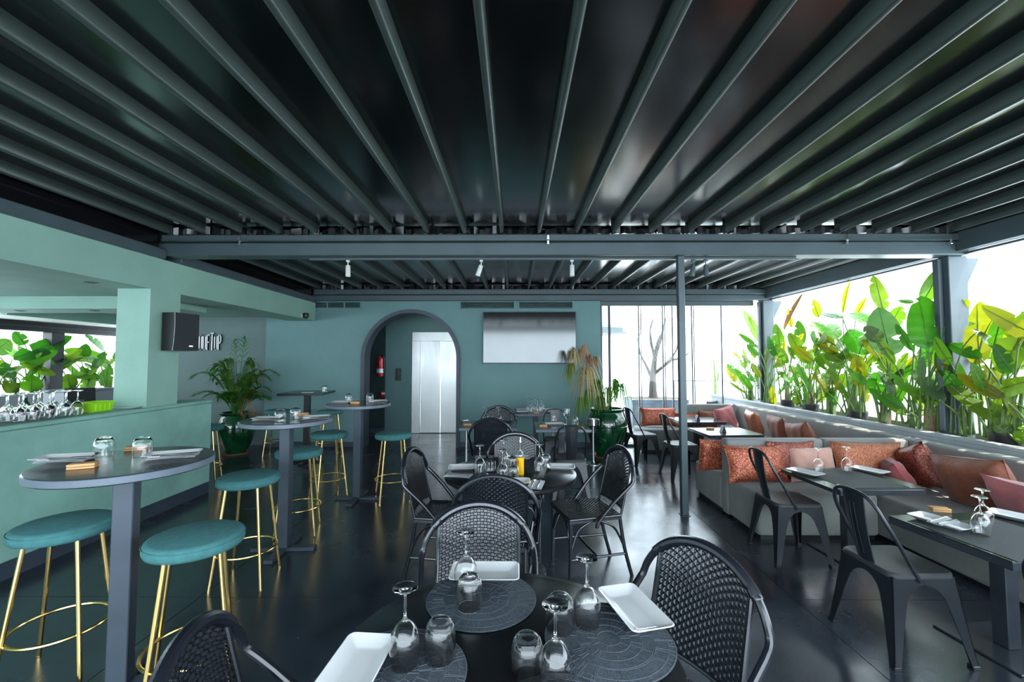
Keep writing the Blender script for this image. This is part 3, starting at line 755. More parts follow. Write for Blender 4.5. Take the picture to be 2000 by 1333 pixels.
# ------------------------------------------------------------------ round dining tables
D1 = Vector((-.03, 1.26, 0)); D2 = Vector((-.035, 3.30, 0))
dining_table(D1.x, D1.y, 0, 'black round dining table in the foreground set with four placemats')
dining_table(D2.x, D2.y, 0, 'black round dining table in the middle with a yellow oil bottle')
def face(x, y, tx, ty): return math.atan2(ty - y, tx - x) - PI / 2
def rc(bx, by, tx, ty, label):
    """placed by the position of the back's top edge, looking towards a point"""
    d = Vector((tx - bx, ty - by)).normalized(); rattan_chair(bx + d.x * .30, by + d.y * .30, math.atan2(d.y, d.x) - PI / 2, label)
rc(.70, 1.63, -.1, 1.15, 'black woven chair at the right of the foreground table')
rc(-.82, 1.10, 0.1, 1.30, 'black woven chair at the bottom left corner, left of the foreground table')
rc(-.175, 2.08, -.10, 1.0, 'black woven chair facing the camera across the foreground table')
rc(-.12, 2.57, -.05, 3.6, 'black woven chair with its back to the camera at the middle table')
rc(-.80, 3.34, 0.2, 3.22, 'black woven chair on the left side of the middle table')
rc(.83, 3.42, 0, 3.22, 'black woven chair on the right side of the middle table')
rc(0.0, 4.05, 0.0, 3.0, 'black woven chair on the far side of the middle table')
rc(-.29, 5.08, -.30, 6.0, 'black woven chair with its back to the camera at the left square table')
rc(-.24, 6.42, -.34, 5.4, 'black woven chair on the far side of the left square table')
TZ = .75
def placemat(x, y, label):
    t = thing('placemat', label, 'placemat', (x, y, TZ + .0008), 0, 'round woven placemats')
    obj('mat', lambda: MB().lathe([(0, 0), (.192, 0), (.195, .0015), (.192, .003), (0, .003)], 64), 'placemat', t, key='pm')
    def ridges():
        mb = MB()
        for r in (.192, .172, .135, .130, .098, .064, .034): mb.tube([(r * math.cos(2 * PI * i / 64), r * math.sin(2 * PI * i / 64), .003) for i in range(64)], .0009, 4, True)
        rr = random.Random(4)
        for i in range(150):
            a = 2 * PI * i / 150 + rr.uniform(-.01, .01); a0, a1 = rr.choice(((.034, .064), (.064, .098), (.098, .130), (.135, .172), (.172, .192), (.135, .192)))
            b = a + rr.uniform(-.03, .03)
            mb.tube([(a0 * math.cos(a), a0 * math.sin(a), .0031), (a1 * math.cos(b), a1 * math.sin(b), .0031)], .0008, 4)
        return mb
    obj('woven_lines', ridges, 'weave_line', t, key='pmr')
PMZ = TZ + .004
placemat(-.12, 1.56, 'round dark placemat at the far side of the foreground table')
placemat(.285, 1.34, 'round dark placemat at the right of the foreground table')
placemat(-.325, 1.19, 'round dark placemat at the left of the foreground table')
placemat(.115, 1.0, 'round dark placemat at the near side of the foreground table')
for px, py, l in ((910, 1152, 'far'), (790, 1300, 'left'), (1147, 1222, 'right'), (1085, 1345, 'near')):
    wine_glass(on(px, py, PMZ), f'upturned wine glass on the {l} placemat of the foreground table')
for px, py, l in ((917, 1186, 'far'), (859, 1286, 'left'), (1094, 1230, 'right'), (1030, 1322, 'near')):
    tumbler(on(px, py, PMZ), f'upturned tumbler on the {l} placemat of the foreground table', s=1.05)
tray(on(947, 1126, PMZ), 0, 'white rectangular plate at the far side of the foreground table', .27, .15)
tray(on(1237, 1196, PMZ), math.radians(-76), 'white rectangular plate at the right of the foreground table', .27, .15)
tray((-.435, 1.19, PMZ), math.radians(86), 'white rectangular plate at the left of the foreground table', .27, .15)
# middle table
for px, py, l in ((937, 926, 'at the left'), (1054, 923, 'at the right'), (982, 938, 'nearest the front'), (984, 912, 'at the centre')):
    wine_glass(on(px, py, TZ), f'upturned wine glass {l} of the middle round table')
tumbler(on(958, 928, TZ), 'upright tumbler beside the left wine glass of the middle table', s=.95, upright=True)
tumbler(on(1003, 936, TZ), 'upturned tumbler in front of the oil bottle', s=.95)
tumbler(on(1001, 915, TZ), 'upturned tumbler behind the oil bottle', s=.95)
tumbler(on(1066, 912, TZ), 'upturned tumbler at the right of the middle round table', s=.95)
tray(on(903, 917, TZ), .12, 'white plate at the left of the middle round table', .22, .15)
napkin(on(895, 930, TZ), 1.4, 'white napkin with cutlery at the left of the middle round table')
tray(on(1095, 916, TZ), -.1, 'white plate at the right of the middle round table', .22, .15)
tray(on(1010, 898, TZ), 0, 'white plate at the far side of the middle round table', .22, .13)
tray(on(1005, 945, TZ), 0, 'white plate at the near side of the middle round table', .22, .13)
napkin(on(1047, 948, TZ), -.2, 'white napkin at the near right of the middle round table')
ob = thing('oil_bottle', 'clear glass bottle of yellow oil on the middle round table', 'bottle', on(1016, 927, TZ))
obj('glass_body', MB().lathe([(.0285, .1275), (.0285, .135), (.026, .15), (.014, .175), (.0125, .185), (.0125, .225), (.0145, .227), (.0145, .235), (.011, .235), (.0105, .185), (.012, .174), (.0245, .149), (.027, .135), (.027, .1275), (.0285, .1275)], 24), 'bottle_glass', ob)
obj('oil', MB().lathe([(0, 0), (.026, 0), (.0285, .004), (.0285, .127), (0, .127)], 24), 'oil', ob)
obj('chilli', MB().tube([(-.017, -.019, .07), (-.014, -.022, .1), (-.017, -.019, .123)], [.003, .006, .004], 8), 'red_paint', ob)
obj('pourer', MB().tube([(0, 0, .236), (0, 0, .25), (.004, 0, .275)], [.01, .006, .004], 10), 'chrome', ob)

# ------------------------------------------------------------------ small square tables at the back wall
sqa = (-.34, 5.72); sqb = (.34, 7.15); sqc = (.60, 5.62)
square_table(*sqa, 0, 'square table at the left before the teal wall, between two woven chairs', w=.72, d=.66)
square_table(*sqb, 0, 'square table pushed up to the teal wall under the screen', w=.70, d=.70)
square_table(*sqc, 0, 'square table beside the green urn and grey metal chair', w=.68, d=.66)
metal_chair(.64, 5.10, 0, 'grey metal chair with its back to the camera at the table by the urn')
metal_chair(.60, 6.25, PI, 'grey metal chair on the far side of the table by the urn')
wood_block((sqa[0] - .28, 5.60, .75), 0, 'wooden holder on the left square table before the teal wall', h=.03)
wood_block((sqc[0] - .24, 5.50, .75), 0, 'wooden holder on the square table beside the urn', h=.03)
wood_block((sqb[0], 6.88, .75), 0, 'wooden holder on the square table under the screen', h=.03)
for i, (dx, dy) in enumerate(((-.06, .12), (.12, .06))): wine_glass((sqa[0] + dx, sqa[1] + dy, .75), ('left' if i == 0 else 'right') + ' upturned wine glass on the left square table')
tumbler((sqa[0] + .02, sqa[1] + .0, .75), 'upturned tumbler on the left square table before the teal wall', s=.95)
tray((sqa[0] + .05, sqa[1] + .22, .75), 0, 'white plate on the left square table before the teal wall', .26, .14)
k = 0
for dx, dy in ((-.10, .12), (-.12, .01), (.0, .06), (.09, -.03), (.12, .12), (.03, -.13), (-.07, -.11)):
    wine_glass((sqb[0] + dx, sqb[1] + dy, .75), 'upturned wine glass in the cluster on the square table under the screen', 'cluster of glasses under the screen')
tray((sqb[0] - .22, sqb[1] + .12, .75), 0, 'white plate at the back left of the table under the screen', .20, .14)
tray((sqb[0] - .22, sqb[1] - .18, .75), 0, 'white plate at the front left of the table under the screen', .20, .14)
tray((sqb[0] + .24, sqb[1] + .14, .75), 0, 'white plate at the back right of the table under the screen', .20, .14)
tray((sqb[0] + .24, sqb[1] - .16, .75), 0, 'white plate at the front right of the table under the screen', .20, .14)
wine_glass((sqc[0] + .08, sqc[1] + .05, .75), 'upright wine glass on the square table beside the urn', upright=True)
tumbler((sqc[0] - .08, sqc[1] + .17, .75), 'upright tumbler on the square table beside the urn', upright=True)
tumbler((sqc[0] + .19, sqc[1] + .06, .75), 'upturned tumbler on the square table beside the urn')
tray((sqc[0] - .08, sqc[1] + .05, .75), .05, 'white plate at the left of the table beside the urn', .26, .14)
napkin((sqc[0] + .16, sqc[1] - .18, .75), 1.5, 'white napkin with cutlery on the table beside the urn')
def ash_stand(x, y, label):
    t = thing('ashtray_stand', label, 'ashtray stand', (x, y, 0), 0, 'chrome ashtray stands')
    obj('bowl', lambda: MB().lathe([(0, .58), (.085, .58), (.10, .59), (.10, .68), (.096, .685), (.09, .68), (.088, .64), (0, .635)], 32), 'chrome', t, key='as1')
    obj('pole', lambda: MB().tube([(0, 0, .02), (0, 0, .58)], .018, 14), 'chrome', t, key='as2')
    obj('base', lambda: MB().lathe([(0, 0), (.16, 0), (.16, .008), (.14, .018), (.03, .028), (0, .03)], 36), 'chrome', t, key='as3')
ash_stand(1.22, 6.72, 'chrome pedestal ashtray in front of the right green urn')
ash_stand(-.74, 6.55, 'chrome pedestal ashtray left of the woven chairs by the teal wall')

# ------------------------------------------------------------------ sofas, planter
pn = thing('planter_wall', 'long pale grey planter wall behind the sofa with a flat cap', 'planter', (0, 0, 0))
PX0, PX1, PZ = 4.24, 5.15, .86
for a, b in ((-1.5, 1.9), (1.9, 3.55), (3.55, 5.3), (5.3, 7.0), (7.0, 9.3)):
    obj('wall_panel', MB().box(PX0, a + .002, 0, PX0 + .09, b - .002, PZ - .035, .003), 'planter_grey', pn)
    obj('cap_panel', MB().box(PX0 - .012, a + .002, PZ - .034, PX0 + .10, b - .002, PZ, .004), 'planter_grey', pn)
obj('outer_wall', MB().box(PX1 - .08, -1.5, 0, PX1, 9.3, PZ - .06, .004), 'planter_grey', pn)
obj('end_wall', MB().box(PX0 + .09, 9.22, 0, PX1 - .08, 9.3, PZ - .06).box(PX0 + .09, -1.5, 0, PX1 - .08, -1.42, PZ - .06), 'planter_grey', pn)
obj('soil', MB().box(PX0 + .09, -1.42, 0, PX1 - .08, 9.22, PZ - .12), 'soil', pn)
BV = .035
SX0 = 2.16; BX = 3.24; SBX = 4.20
def seat_block(name, label, x0, y0, x1, y1, h=.40):
    t = thing(name, label, 'sofa', ((x0 + x1) / 2, (y0 + y1) / 2, 0), 0, 'grey upholstered sofa sections')
    hx, hy = (x1 - x0) / 2 - .004, (y1 - y0) / 2 - .004
    obj('base', MB().box(-hx + .03, -hy + .03, 0, hx - .03, hy - .03, .035), 'black_plastic', t)
    obj('seat', MB().box(-hx, -hy, .036, hx, hy, h, BV, seg=3), 'sofa_grey', t)
    return t
def back_block(sofa, x0, y0, x1, y1, h=.79, z0=.0):
    hx, hy = (x1 - x0) / 2 - .004, (y1 - y0) / 2 - .004
    obj('backrest', MB().box(-hx, -hy, .02 if z0 == 0 else 0, hx, hy, h - z0, .03, seg=3), 'sofa_grey', sofa, Vector(((x0 + x1) / 2, (y0 + y1) / 2, z0)) - Vector(sofa.location))
DY0, DY1 = 4.42, 4.56
sf0 = seat_block('sofa', 'grey sofa with its cross backrest dividing the two bays', SX0, 3.87, BX, DY0)
sf1 = seat_block('sofa', 'grey sofa seat behind the cross backrest, far bay', SX0, DY1, BX, 5.22)
sf2 = seat_block('sofa', 'long grey bench seat along the planter in the near bay', BX, -.6, SBX - .17, DY0)
sf3 = seat_block('sofa', 'long grey bench seat along the planter in the far bay', BX, DY1, SBX - .17, 7.46)
sf4 = seat_block('sofa', 'grey sofa seat before the glass wall at the far end', SX0, 7.46, SBX - .17, 7.94)
back_block(sf0, SX0, DY0, 3.16, DY1)
back_block(sf0, 3.16, DY0, SBX - .17, DY1)
back_block(sf2, SBX - .17, -.6, SBX + .03, DY1)
back_block(sf3, SBX - .17, DY1, SBX + .03, 7.95)
back_block(sf4, 3.0, 7.80, SBX - .18, 7.94, .80, .402)

def pillow_mb(w, h, t):
    mb = MB(); n = 14
    def f(u, v, s):
        a, b = 2 * u - 1, 2 * v - 1
        pin = 1 - .10 * (1 - abs(b) ** 2.2) * abs(a) ** 6; pinb = 1 - .10 * (1 - abs(a) ** 2.2) * abs(b) ** 6
        th = (max(0, 1 - a ** 4) * max(0, 1 - b ** 4)) ** .55
        wr = .006 * math.sin(a * 9 + b * 4) * th
        return (a * w / 2 * pin, s * (t / 2 * th) + wr, h / 2 * b * pinb + h / 2)
    mb.grid(lambda u, v: f(u, v, 1), n, n); mb.grid(lambda u, v: f(u, v, -1), n, n)
    return mb
def pillow(px, py, plane, m, w, h, rz, tilt, label, t=.16, dz=None, roll=0.0):
    """plane ('y',Y) or ('x',X): surface it leans on; rests on the seat"""
    p = wy(px, py, plane[1]) if plane[0] == 'y' else wx(px, py, plane[1])
    z = .402 if dz is None else dz
    o = thing('cushion', label, 'cushion', (p.x, p.y, z), 0, 'scatter cushions on the sofas')
    o.rotation_euler = Euler((tilt, roll, rz), 'XYZ')
    c = obj('cover', pillow_mb(w, h, t), m, o, ang=80)
    n = 40; e = []
    for k in range(n):
        q = k / n * 4; s_ = q % 1; a, b = ((2 * s_ - 1, -1), (1, 2 * s_ - 1), (1 - 2 * s_, 1), (-1, 1 - 2 * s_))[int(q)]
        pin = 1 - .10 * (1 - abs(b) ** 2.2) * abs(a) ** 6; pinb = 1 - .10 * (1 - abs(a) ** 2.2) * abs(b) ** 6
        e.append((a * w / 2 * pin, 0, h / 2 * b * pinb + h / 2))
    obj('piping', MB().tube(e, .004, 5, True), m, o)
    return o
pillow(1483, 925, ('y', 4.25), 'rust_sequin', .62, .36, 0.08, -.28, 'rust sequin cushion at the aisle end of the near bay')
pillow(1592, 900, ('y', 4.27), 'blush_velvet', .46, .34, -.06, -.30, 'pale blush cushion on the near bay cross backrest', .13)
pillow(1548, 875, ('y', 4.36), 'wine_sequin', .5, .38, .04, -.10, 'dark wine cushion tucked behind the blush cushion', .08)
pillow(1704, 905, ('y', 4.22), 'copper_sequin', .66, .40, -.10, -.26, 'copper sequin cushion at the inner corner of the near bay', .17)
pillow(1770, 940, ('x', 3.68), 'pink_velvet', .46, .30, 1.15, -.55, 'pink velvet cushion lying at the inner corner of the near bay', .15)
pillow(1815, 930, ('x', 3.83), 'wine_sequin', .50, .42, 1.45, -.30, 'dark wine sequin cushion against the planter backrest', .2, roll=.35)
pillow(1932, 960, ('x', 3.80), 'brown_velvet', .62, .44, 1.52, -.32, 'large brown velvet cushion against the planter backrest', .2, roll=.12)
pillow(2050, 1005, ('x', 3.66), 'pink_velvet', .5, .40, 1.55, -.5, 'pink velvet cushion at the right edge of the picture', .16)
pillow(1391, 890, ('y', 4.70), 'rust_sequin', .34, .36, 0.05, .20, 'rust cushion behind the aisle end of the cross backrest', .13)
pillow(1286, 815, ('y', 7.80), 'rust_sequin', .66, .34, 0.0, -.12, 'rust sequin cushion before the glass wall at the aisle end', .16)
pillow(1352, 810, ('y', 7.75), 'copper_sequin', .60, .28, 0.0, -.45, 'copper cushion before the glass wall behind the steel pole', .14)
pillow(1392, 808, ('y', 7.70), 'brown_velvet', .44, .30, 0.1, -.3, 'brown cushion beside the pink one in the far corner', .12)
pillow(1425, 815, ('x', 3.62), 'pink_velvet', .50, .42, .55, -.25, 'pink velvet cushion standing in the far corner', .16, roll=-.12)
pillow(1437, 833, ('x', 3.50), 'teal_velvet', .40, .26, .5, -1.1, 'dark teal cushion lying in the far corner', .1)
pillow(1480, 828, ('x', 3.80), 'copper_sequin', .50, .42, 1.3, -.25, 'rose copper cushion with sequins along the far planter backrest', .17)
pillow(1530, 832, ('x', 3.83), 'brown_velvet', .48, .42, 1.45, -.28, 'brown cushion in the middle of the far planter backrest', .16)
pillow(1580, 842, ('x', 3.80), 'brown_velvet', .50, .42, 1.5, -.34, 'brown cushion nearest the cross backrest in the far bay', .17, roll=.15)
pillow(1512, 850, ('x', 3.45), 'pink_velvet', .5, .34, 1.2, -1.15, 'pink velvet cushion lying flat on the far bay bench', .14)

# lounge tables and chairs
LT = .62
def lounge_table(x, y, rz, label, w=.68, d=.62):
    t = square_table(x, y, rz, label, w, d, LT, False, 'low square tables by the sofas')
    obj('glass_top', lambda: MB().box(-w / 2, -d / 2, LT + .0005, w / 2, d / 2, LT + .006, .0015), 'bottle_glass_top', t, key='ltglass')
    return t
mat('bottle_glass_top', (0.02, 0.026, 0.028), 0.2, spec=0.5)
lounge_table(2.74, 2.47, .10, 'low square table in the near bay nearest the camera', .74, .62)
lounge_table(2.76, 3.62, .04, 'low square table in the near bay by the cross backrest', .66, .68)
lounge_table(2.88, 5.92, .04, 'low square table in the far bay nearest the cross backrest', .72, .58)
lounge_table(2.98, 7.08, .03, 'low square table in the far bay by the glass wall', .72, .52)
metal_chair(2.17, 2.51, -PI / 2 + .03, 'grey metal chair at the nearest low table on the right')
metal_chair(2.25, 3.60, -PI / 2 - .03, 'grey metal chair at the second low table by the cross backrest')
metal_chair(2.27, 5.93, -PI / 2 + .05, 'grey metal chair behind the steel pole in the far bay')
metal_chair(1.96, 6.72, -PI / 2 + .25, 'grey metal chair between the green urn and the far sofa')
metal_chair(2.225, 1.58, -PI / 2, 'grey metal chair cut off by the right edge of the picture')
LZ = LT + .007
def runner(x, y, rz, label, w=.5, d=.16):
    return tag(obj('table_runner', MB().box(-w / 2, -d / 2, 0, w / 2, d / 2, .002), 'runner', None, (x, y, LZ), (0, 0, rz)), label, 'table runner', 'dark fabric table mats')
runner(2.68, 2.40, .10, 'dark fabric mat across the nearest low table', .56, .50)
runner(2.76, 3.60, .04, 'dark fabric mat across the second low table', .50, .56)
tray(on(1838, 1024, LZ + .003), math.radians(-74), 'white plate on the nearest low table on the right', .28, .15)
napkin(on(1842, 1020, LZ + .028), -1.2, 'napkin and cutlery lying on the plate of the nearest low table', .07, .19)
tray(on(1990, 1015, LZ + .003), math.radians(-60), 'white plate at the far edge of the nearest low table', .26, .15)
wood_block(on(1835, 999, LZ), -.25, 'wooden holder on the nearest low table on the right')
wine_glass(on(1917, 1046, LZ + .003), 'front upturned wine glass of the pair on the nearest low table')
wine_glass(on(1922, 1028, LZ + .003), 'rear upturned wine glass of the pair on the nearest low table')
wine_glass(on(1599, 924, LZ + .003), 'left upturned wine glass on the second low table')
wine_glass(on(1655, 922, LZ + .003), 'right upturned wine glass on the second low table')
tray(on(1573, 926, LZ + .003), math.radians(-66), 'white plate at the left of the second low table', .26, .15)
tray(on(1698, 922, LZ + .003), math.radians(-66), 'white plate at the right of the second low table', .26, .15)
wood_block((2.75, 6.08, LZ), 0, 'wooden holder on the far bay table nearest the cross backrest')
wood_block(on(1338, 815, LZ), 0, 'wooden holder on the far bay table by the glass wall')
tag(obj('card_stand', MB().prism([(-.03, 0), (.03, 0), (.004, .09), (-.004, .09)], -.04, .04, 'y'), 'black_plastic', None, on(1412, 845, LZ)), 'small black card stand on the far bay table nearest the cross backrest', 'card stand')
tag(obj('card_stand', MB().prism([(-.03, 0), (.03, 0), (.004, .09), (-.004, .09)], -.04, .04, 'y'), 'black_plastic', None, on(1362, 822, LZ)), 'small black card stand on the far bay table by the glass wall', 'card stand')

# ------------------------------------------------------------------ wall fixtures
tvp0 = wy(943, 609, YB - .08); tvp1 = wy(1126, 711, YB - .08)
tv = thing('television', 'large flat screen on the teal wall reflecting the bright sky', 'television', ((tvp0.x + tvp1.x) / 2, YB, (tvp0.z + tvp1.z) / 2))
hw, hh = (tvp1.x - tvp0.x) / 2, (tvp0.z - tvp1.z) / 2
obj('casing', MB().box(-hw, -.075, -hh, hw, -.02, hh, .006), 'steel_grey', tv)
obj('screen', MB().box(-hw + .012, -.0775, -hh + .022, hw - .012, -.0745, hh - .012), 'screen', tv)
obj('wall_mount', MB().box(-.25, -.02, -.2, .25, 0, .2), 'black_plastic', tv)
def vent(x0, x1, z0, z1, n, label, split=1):
    t = thing('air_grille', label, 'air vent', ((x0 + x1) / 2, YB, (z0 + z1) / 2), 0, 'long air grilles on the back wall')
    w, h = (x1 - x0) / 2, (z1 - z0) / 2; f = .022
    fr = MB().box(-w, -.02, h - f, w, 0, h, .002).box(-w, -.02, -h, w, 0, -h + f, .002).box(-w, -.02, -h + f, -w + f, 0, h - f).box(w - f, -.02, -h + f, w, 0, h - f)
    for k in range(1, split): xx = -w + 2 * w * k / split; fr.box(xx - .012, -.0195, -h + f, xx + .012, 0, h - f)
    obj('frame', fr, 'paint_back', t)
    obj('duct', MB().box(-w + f, -.003, -h + f, w - f, -.001, h - f), 'dark_panel', t)
    for k in range(n):
        z = -h + f + (2 * h - 2 * f) * (k + .5) / n
        obj('slat', MB().box(-w + f, -.008, -.002, w - f, .008, .002), 'paint_back', t, (0, -.009, z), (.6, 0, 0))
a, b = wy(607, 589, YB), wy(706, 604, YB); vent(a.x, b.x, b.z, a.z, 4, 'long teal air grille left of the arch under the beam', 3)
a, b = wy(898, 588, YB), wy(1006, 605, YB); vent(a.x, b.x, b.z, a.z, 4, 'air grille above the left half of the screen')
a, b = wy(1012, 588, YB), wy(1120, 605, YB); vent(a.x, b.x, b.z, a.z, 4, 'air grille above the right half of the screen')
p = wy(744, 735, 10.28)
fe = thing('fire_extinguisher', 'red fire extinguisher hanging on the dark lobby wall', 'fire extinguisher', (p.x, 10.20, p.z))
obj('cylinder', MB().lathe([(0, 0), (.07, 0), (.078, .012), (.078, .40), (.07, .44), (.04, .47), (.025, .48), (0, .48)], 28), 'red_paint', fe)
obj('label', MB().lathe([(.0785, .08), (.0785, .18)], 28), 'white_label', fe)
obj('valve', MB().tube([(0, 0, .48), (0, 0, .53)], .018, 10).box(-.015, -.09, .53, .015, .05, .542, .003).box(-.012, -.08, .505, .012, .0, .515, .003), 'black_plastic', fe)
obj('hose', MB().tube(smooth_path([(.02, 0, .50), (.09, -.02, .47), (.098, -.02, .3), (.095, 0, .12)], 5), .012, 8), 'black_plastic', fe)
p = wy(750, 771, 10.28)
fs_ = thing('alarm_box', 'small red fire alarm box on the dark lobby wall', 'alarm box', (p.x, 10.30, p.z))
obj('case', MB().box(-.08, -.05, -.08, .08, 0, .08, .006), 'red_paint', fs_)
obj('front_label', MB().box(-.05, -.0515, .0, .05, -.0502, .05), 'white_label', fs_)
p = wy(778, 732, YLB)
lp = thing('lift_panel', 'black lift call panel with a steel strip beside the door', 'call panel', (p.x, YLB, p.z))
obj('plate', MB().box(-.062, -.015, -.135, .062, 0, .135, .004), 'black_plastic', lp)
obj('steel_strip', MB().box(-.014, -.019, -.125, .014, -.0152, .125, .001), 'chrome', lp)
obj('button', MB().tube([(.035, -.0155, 0), (.035, -.02, 0)], .012, 14), 'chrome', lp)
# sign
p = wy(431, 684, YB + .2); sg = thing('wall_sign', 'white raised ROOFTOP lettering on the grey green wall', 'sign', (0, YB + .2, 0))
H = wy(431, 655, YB + .2).z - p.z
pitch = (wy(431, 670, YB + .2).x - wy(384, 670, YB + .2).x) / 6.35
def stroke(mb, pts, w=.022, dp=.035):
    for (x0, z0), (x1, z1) in zip(pts, pts[1:]):
        d = Vector((x1 - x0, z1 - z0)); L = d.length; an = math.atan2(d.y, d.x)
        M = Matrix.Translation((x0, 0, z0)) @ Matrix.Rotation(-an, 4, 'Y')
        mb.box(-w / 2 * .6, -dp, -w / 2, L + w / 2 * .6, 0, w / 2, M=M)
LW = pitch * .62
GL = {'O': [arc(LW / 2, H - LW / 2, LW / 2, PI, 0, 6) + arc(LW / 2, LW / 2, LW / 2, 0, -PI, 6) + [(0, H - LW / 2)]],
      'R': [[(0, 0), (0, H), (LW * .55, H), (LW, H * .86), (LW, H * .64), (LW * .55, H * .52), (0, H * .52)], [(LW * .5, H * .52), (LW, 0)]],
      'F': [[(0, 0), (0, H), (LW, H)], [(0, H * .52), (LW * .8, H * .52)]],
      'T': [[(LW * .5, 0), (LW * .5, H * 1.12)], [(-LW * .1, H * 1.12), (LW * 1.1, H * 1.12)]],
      'P': [[(0, 0), (0, H), (LW * .6, H), (LW, H * .86), (LW, H * .6), (LW * .6, H * .46), (0, H * .46)]]}
x_end = p.x
for i, ch in enumerate('ROOFTOP'):
    x = x_end - LW / 2 - pitch * (6 - i); mb = MB(); ms = MB()
    for st in GL[ch]: stroke(mb, st, .02, .004); stroke(ms, st, .024, .036)
    o = obj('letter', ms, 'black_plastic', sg, (x, 0, p.z))
    obj('letter_face', mb, 'sign_white', o, (0, -.0362, 0))
# loudspeaker on the column
sp = thing('loudspeaker', 'black loudspeaker mounted on the green column', 'loudspeaker', (XL + .02, 4.5, 1.90))
def spk():
    P = [(-.02, -.20), (.20, -.13), (.30, .0), (.20, .17), (-.02, .20)]
    return P
P0 = [(-.0, -.08), (.15, -.10), (.215, .14), (.0, .26)]
obj('cabinet', MB().prism(P0, -.20, .20), 'black_plastic', sp)
gm = MB().prism([(.153, -.097), (.162, -.10), (.227, .138), (.217, .142)], -.195, .195)
obj('grille', gm, 'grille_cloth', sp)
obj('badge', MB().box(-.02, -.003, -.006, .02, 0, .006, M=Matrix.Translation((.207, .055, -.15)) @ Matrix.Rotation(1.30, 4, 'Z')), 'chrome', sp)
obj('cable', MB().tube(smooth_path([(.15, -.103, .20), (.155, -.104, .05), (.146, -.103, -.10), (.135, -.101, -.20)], 5), .003, 6), 'grey_plastic', sp)
obj('wall_bracket', MB().box(-.02, -.04, -.06, .0, .04, .06), 'black_plastic', sp)
# security camera at the end of the fascia
p = wx(594, 617, XL + .04)
sc = thing('security_camera', 'small security camera at the end of the green fascia', 'camera', (XL, min(p.y, 7.7), p.z))
obj('mount', MB().box(0, -.03, -.03, .02, .03, .03, .003), 'white_label', sc)
obj('dome', MB().lathe([(0, .05), (.045, .045), (.05, .02), (.05, -.01), (.042, -.035), (.02, -.05), (0, -.053)], 20, M=Matrix.Translation((.07, 0, 0))), 'black_plastic', sc)
# track and spots
ra = wy(606, 500, 4.55).x; rb = wy(1553, 497, 4.55).x
tr = thing('light_track', 'thin grey lighting track under the cross beam', 'track', ((ra + rb) / 2, 4.55, 2.70))
obj('rail', MB().box(ra - (ra + rb) / 2, -.018, -.022, rb - (ra + rb) / 2, .018, 0, .002), 'steel_grey', tr)
for px, tx, ty, l in ((680, 0, .05, 'leftmost spotlight on the ceiling track'), (940, .35, .1, 'spotlight left of the middle of the ceiling track'), (1117, 0, -.05, 'spotlight right of the middle of the ceiling track'), (1354, .1, .1, 'spotlight just right of the steel pole'), (1378, -.05, 0, 'rightmost spotlight on the ceiling track')):
    x = wy(px, 505, 4.55).x
    s = thing('track_spotlight', l, 'spotlight', (x, 4.55, 2.678), 0, 'spotlights on the track')
    mm = 'spot_white' if px < 1200 else 'steel_grey'
    obj('adapter', lambda: MB().box(-.018, -.015, -.02, .018, .015, 0, .002), mm, s, key='sp1' + mm)
    obj('stem', lambda: MB().tube([(0, 0, -.02), (0, 0, -.06)], .006, 8), mm, s, key='sp2' + mm)
    obj('head', lambda: MB().lathe([(0, 0), (.02, 0), (.024, -.006), (.026, -.12), (.022, -.122), (.02, -.10), (0, -.10)], 20), mm, s, (0, 0, -.055), (ty, tx, 0), key='sp3' + mm)

# ------------------------------------------------------------------ things on the bar
BZ = 1.122
def bar_xy(px, py): return fl(px, py, BZ)
q = fl(20, 822, BZ)
gl_pos = []
rg = random.Random(5)
for i in range(5):
    for j in range(3):
        gl_pos.append((-3.86 - .105 * j + rg.uniform(-.008, .008), 3.30 + .115 * i + rg.uniform(-.01, .01)))
for k_, (x, y) in enumerate(gl_pos): wine_glass((x, y, BZ), 'upturned wine glass in the cluster drying on the bar counter', 'wine glasses drying on the bar')
lb = thing('lime_basket', 'lime green plastic basket on the bar counter', 'basket', (-3.93, 3.98, BZ), .1)
def basket():
    mb = MB(); w0, d0, w1, d1, h, t = .07, .10, .085, .12, .085, .004
    for s in (-1, 1):
        mb.add([(s * w0, -d0, 0), (s * w0, d0, 0), (s * w1, d1, h), (s * w1, -d1, h), (s * (w0 - t), -d0, 0), (s * (w0 - t), d0, 0), (s * (w1 - t), d1, h), (s * (w1 - t), -d1, h)], [(0, 1, 2, 3), (7, 6, 5, 4), (3, 2, 6, 7), (0, 3, 7, 4), (1, 5, 6, 2)])
        mb.add([(-w0, s * d0, 0), (w0, s * d0, 0), (w1, s * d1, h), (-w1, s * d1, h), (-w0, s * (d0 - t), 0), (w0, s * (d0 - t), 0), (w1, s * (d1 - t), h), (-w1, s * (d1 - t), h)], [(0, 1, 2, 3), (7, 6, 5, 4), (3, 2, 6, 7)])
    mb.box(-w0, -d0, 0, w0, d0, .004)
    return mb
obj('body', basket(), 'lime_plastic', lb)
rim = obj('rim', MB().tube([(-.085, -.12, .085), (.085, -.12, .085), (.085, .12, .085), (-.085, .12, .085)], .006, 6, True), 'lime_plastic', lb)
for i in range(4):
    obj('rib', MB().box(.078, -.09 + .05 * i, .01, .088, -.08 + .05 * i, .075), 'lime_plastic', lb)
o = tag(obj('plate', MB().lathe([(0, 0), (.06, 0), (.11, .014), (.112, .016), (.108, .017), (.06, .004), (0, .004)], 32), 'porcelain', None, (-3.84, 4.23, BZ)), 'round white plate on the bar beside the lime basket', 'plate')
o = tray((-4.0, 4.86, BZ), 1.5, 'long white plate on the bar behind the green column', .3, .12)
tp_ = thing('payment_terminal', 'dark till screen leaning on the bar by the column', 'till', (-4.27, 4.18, BZ), .9)
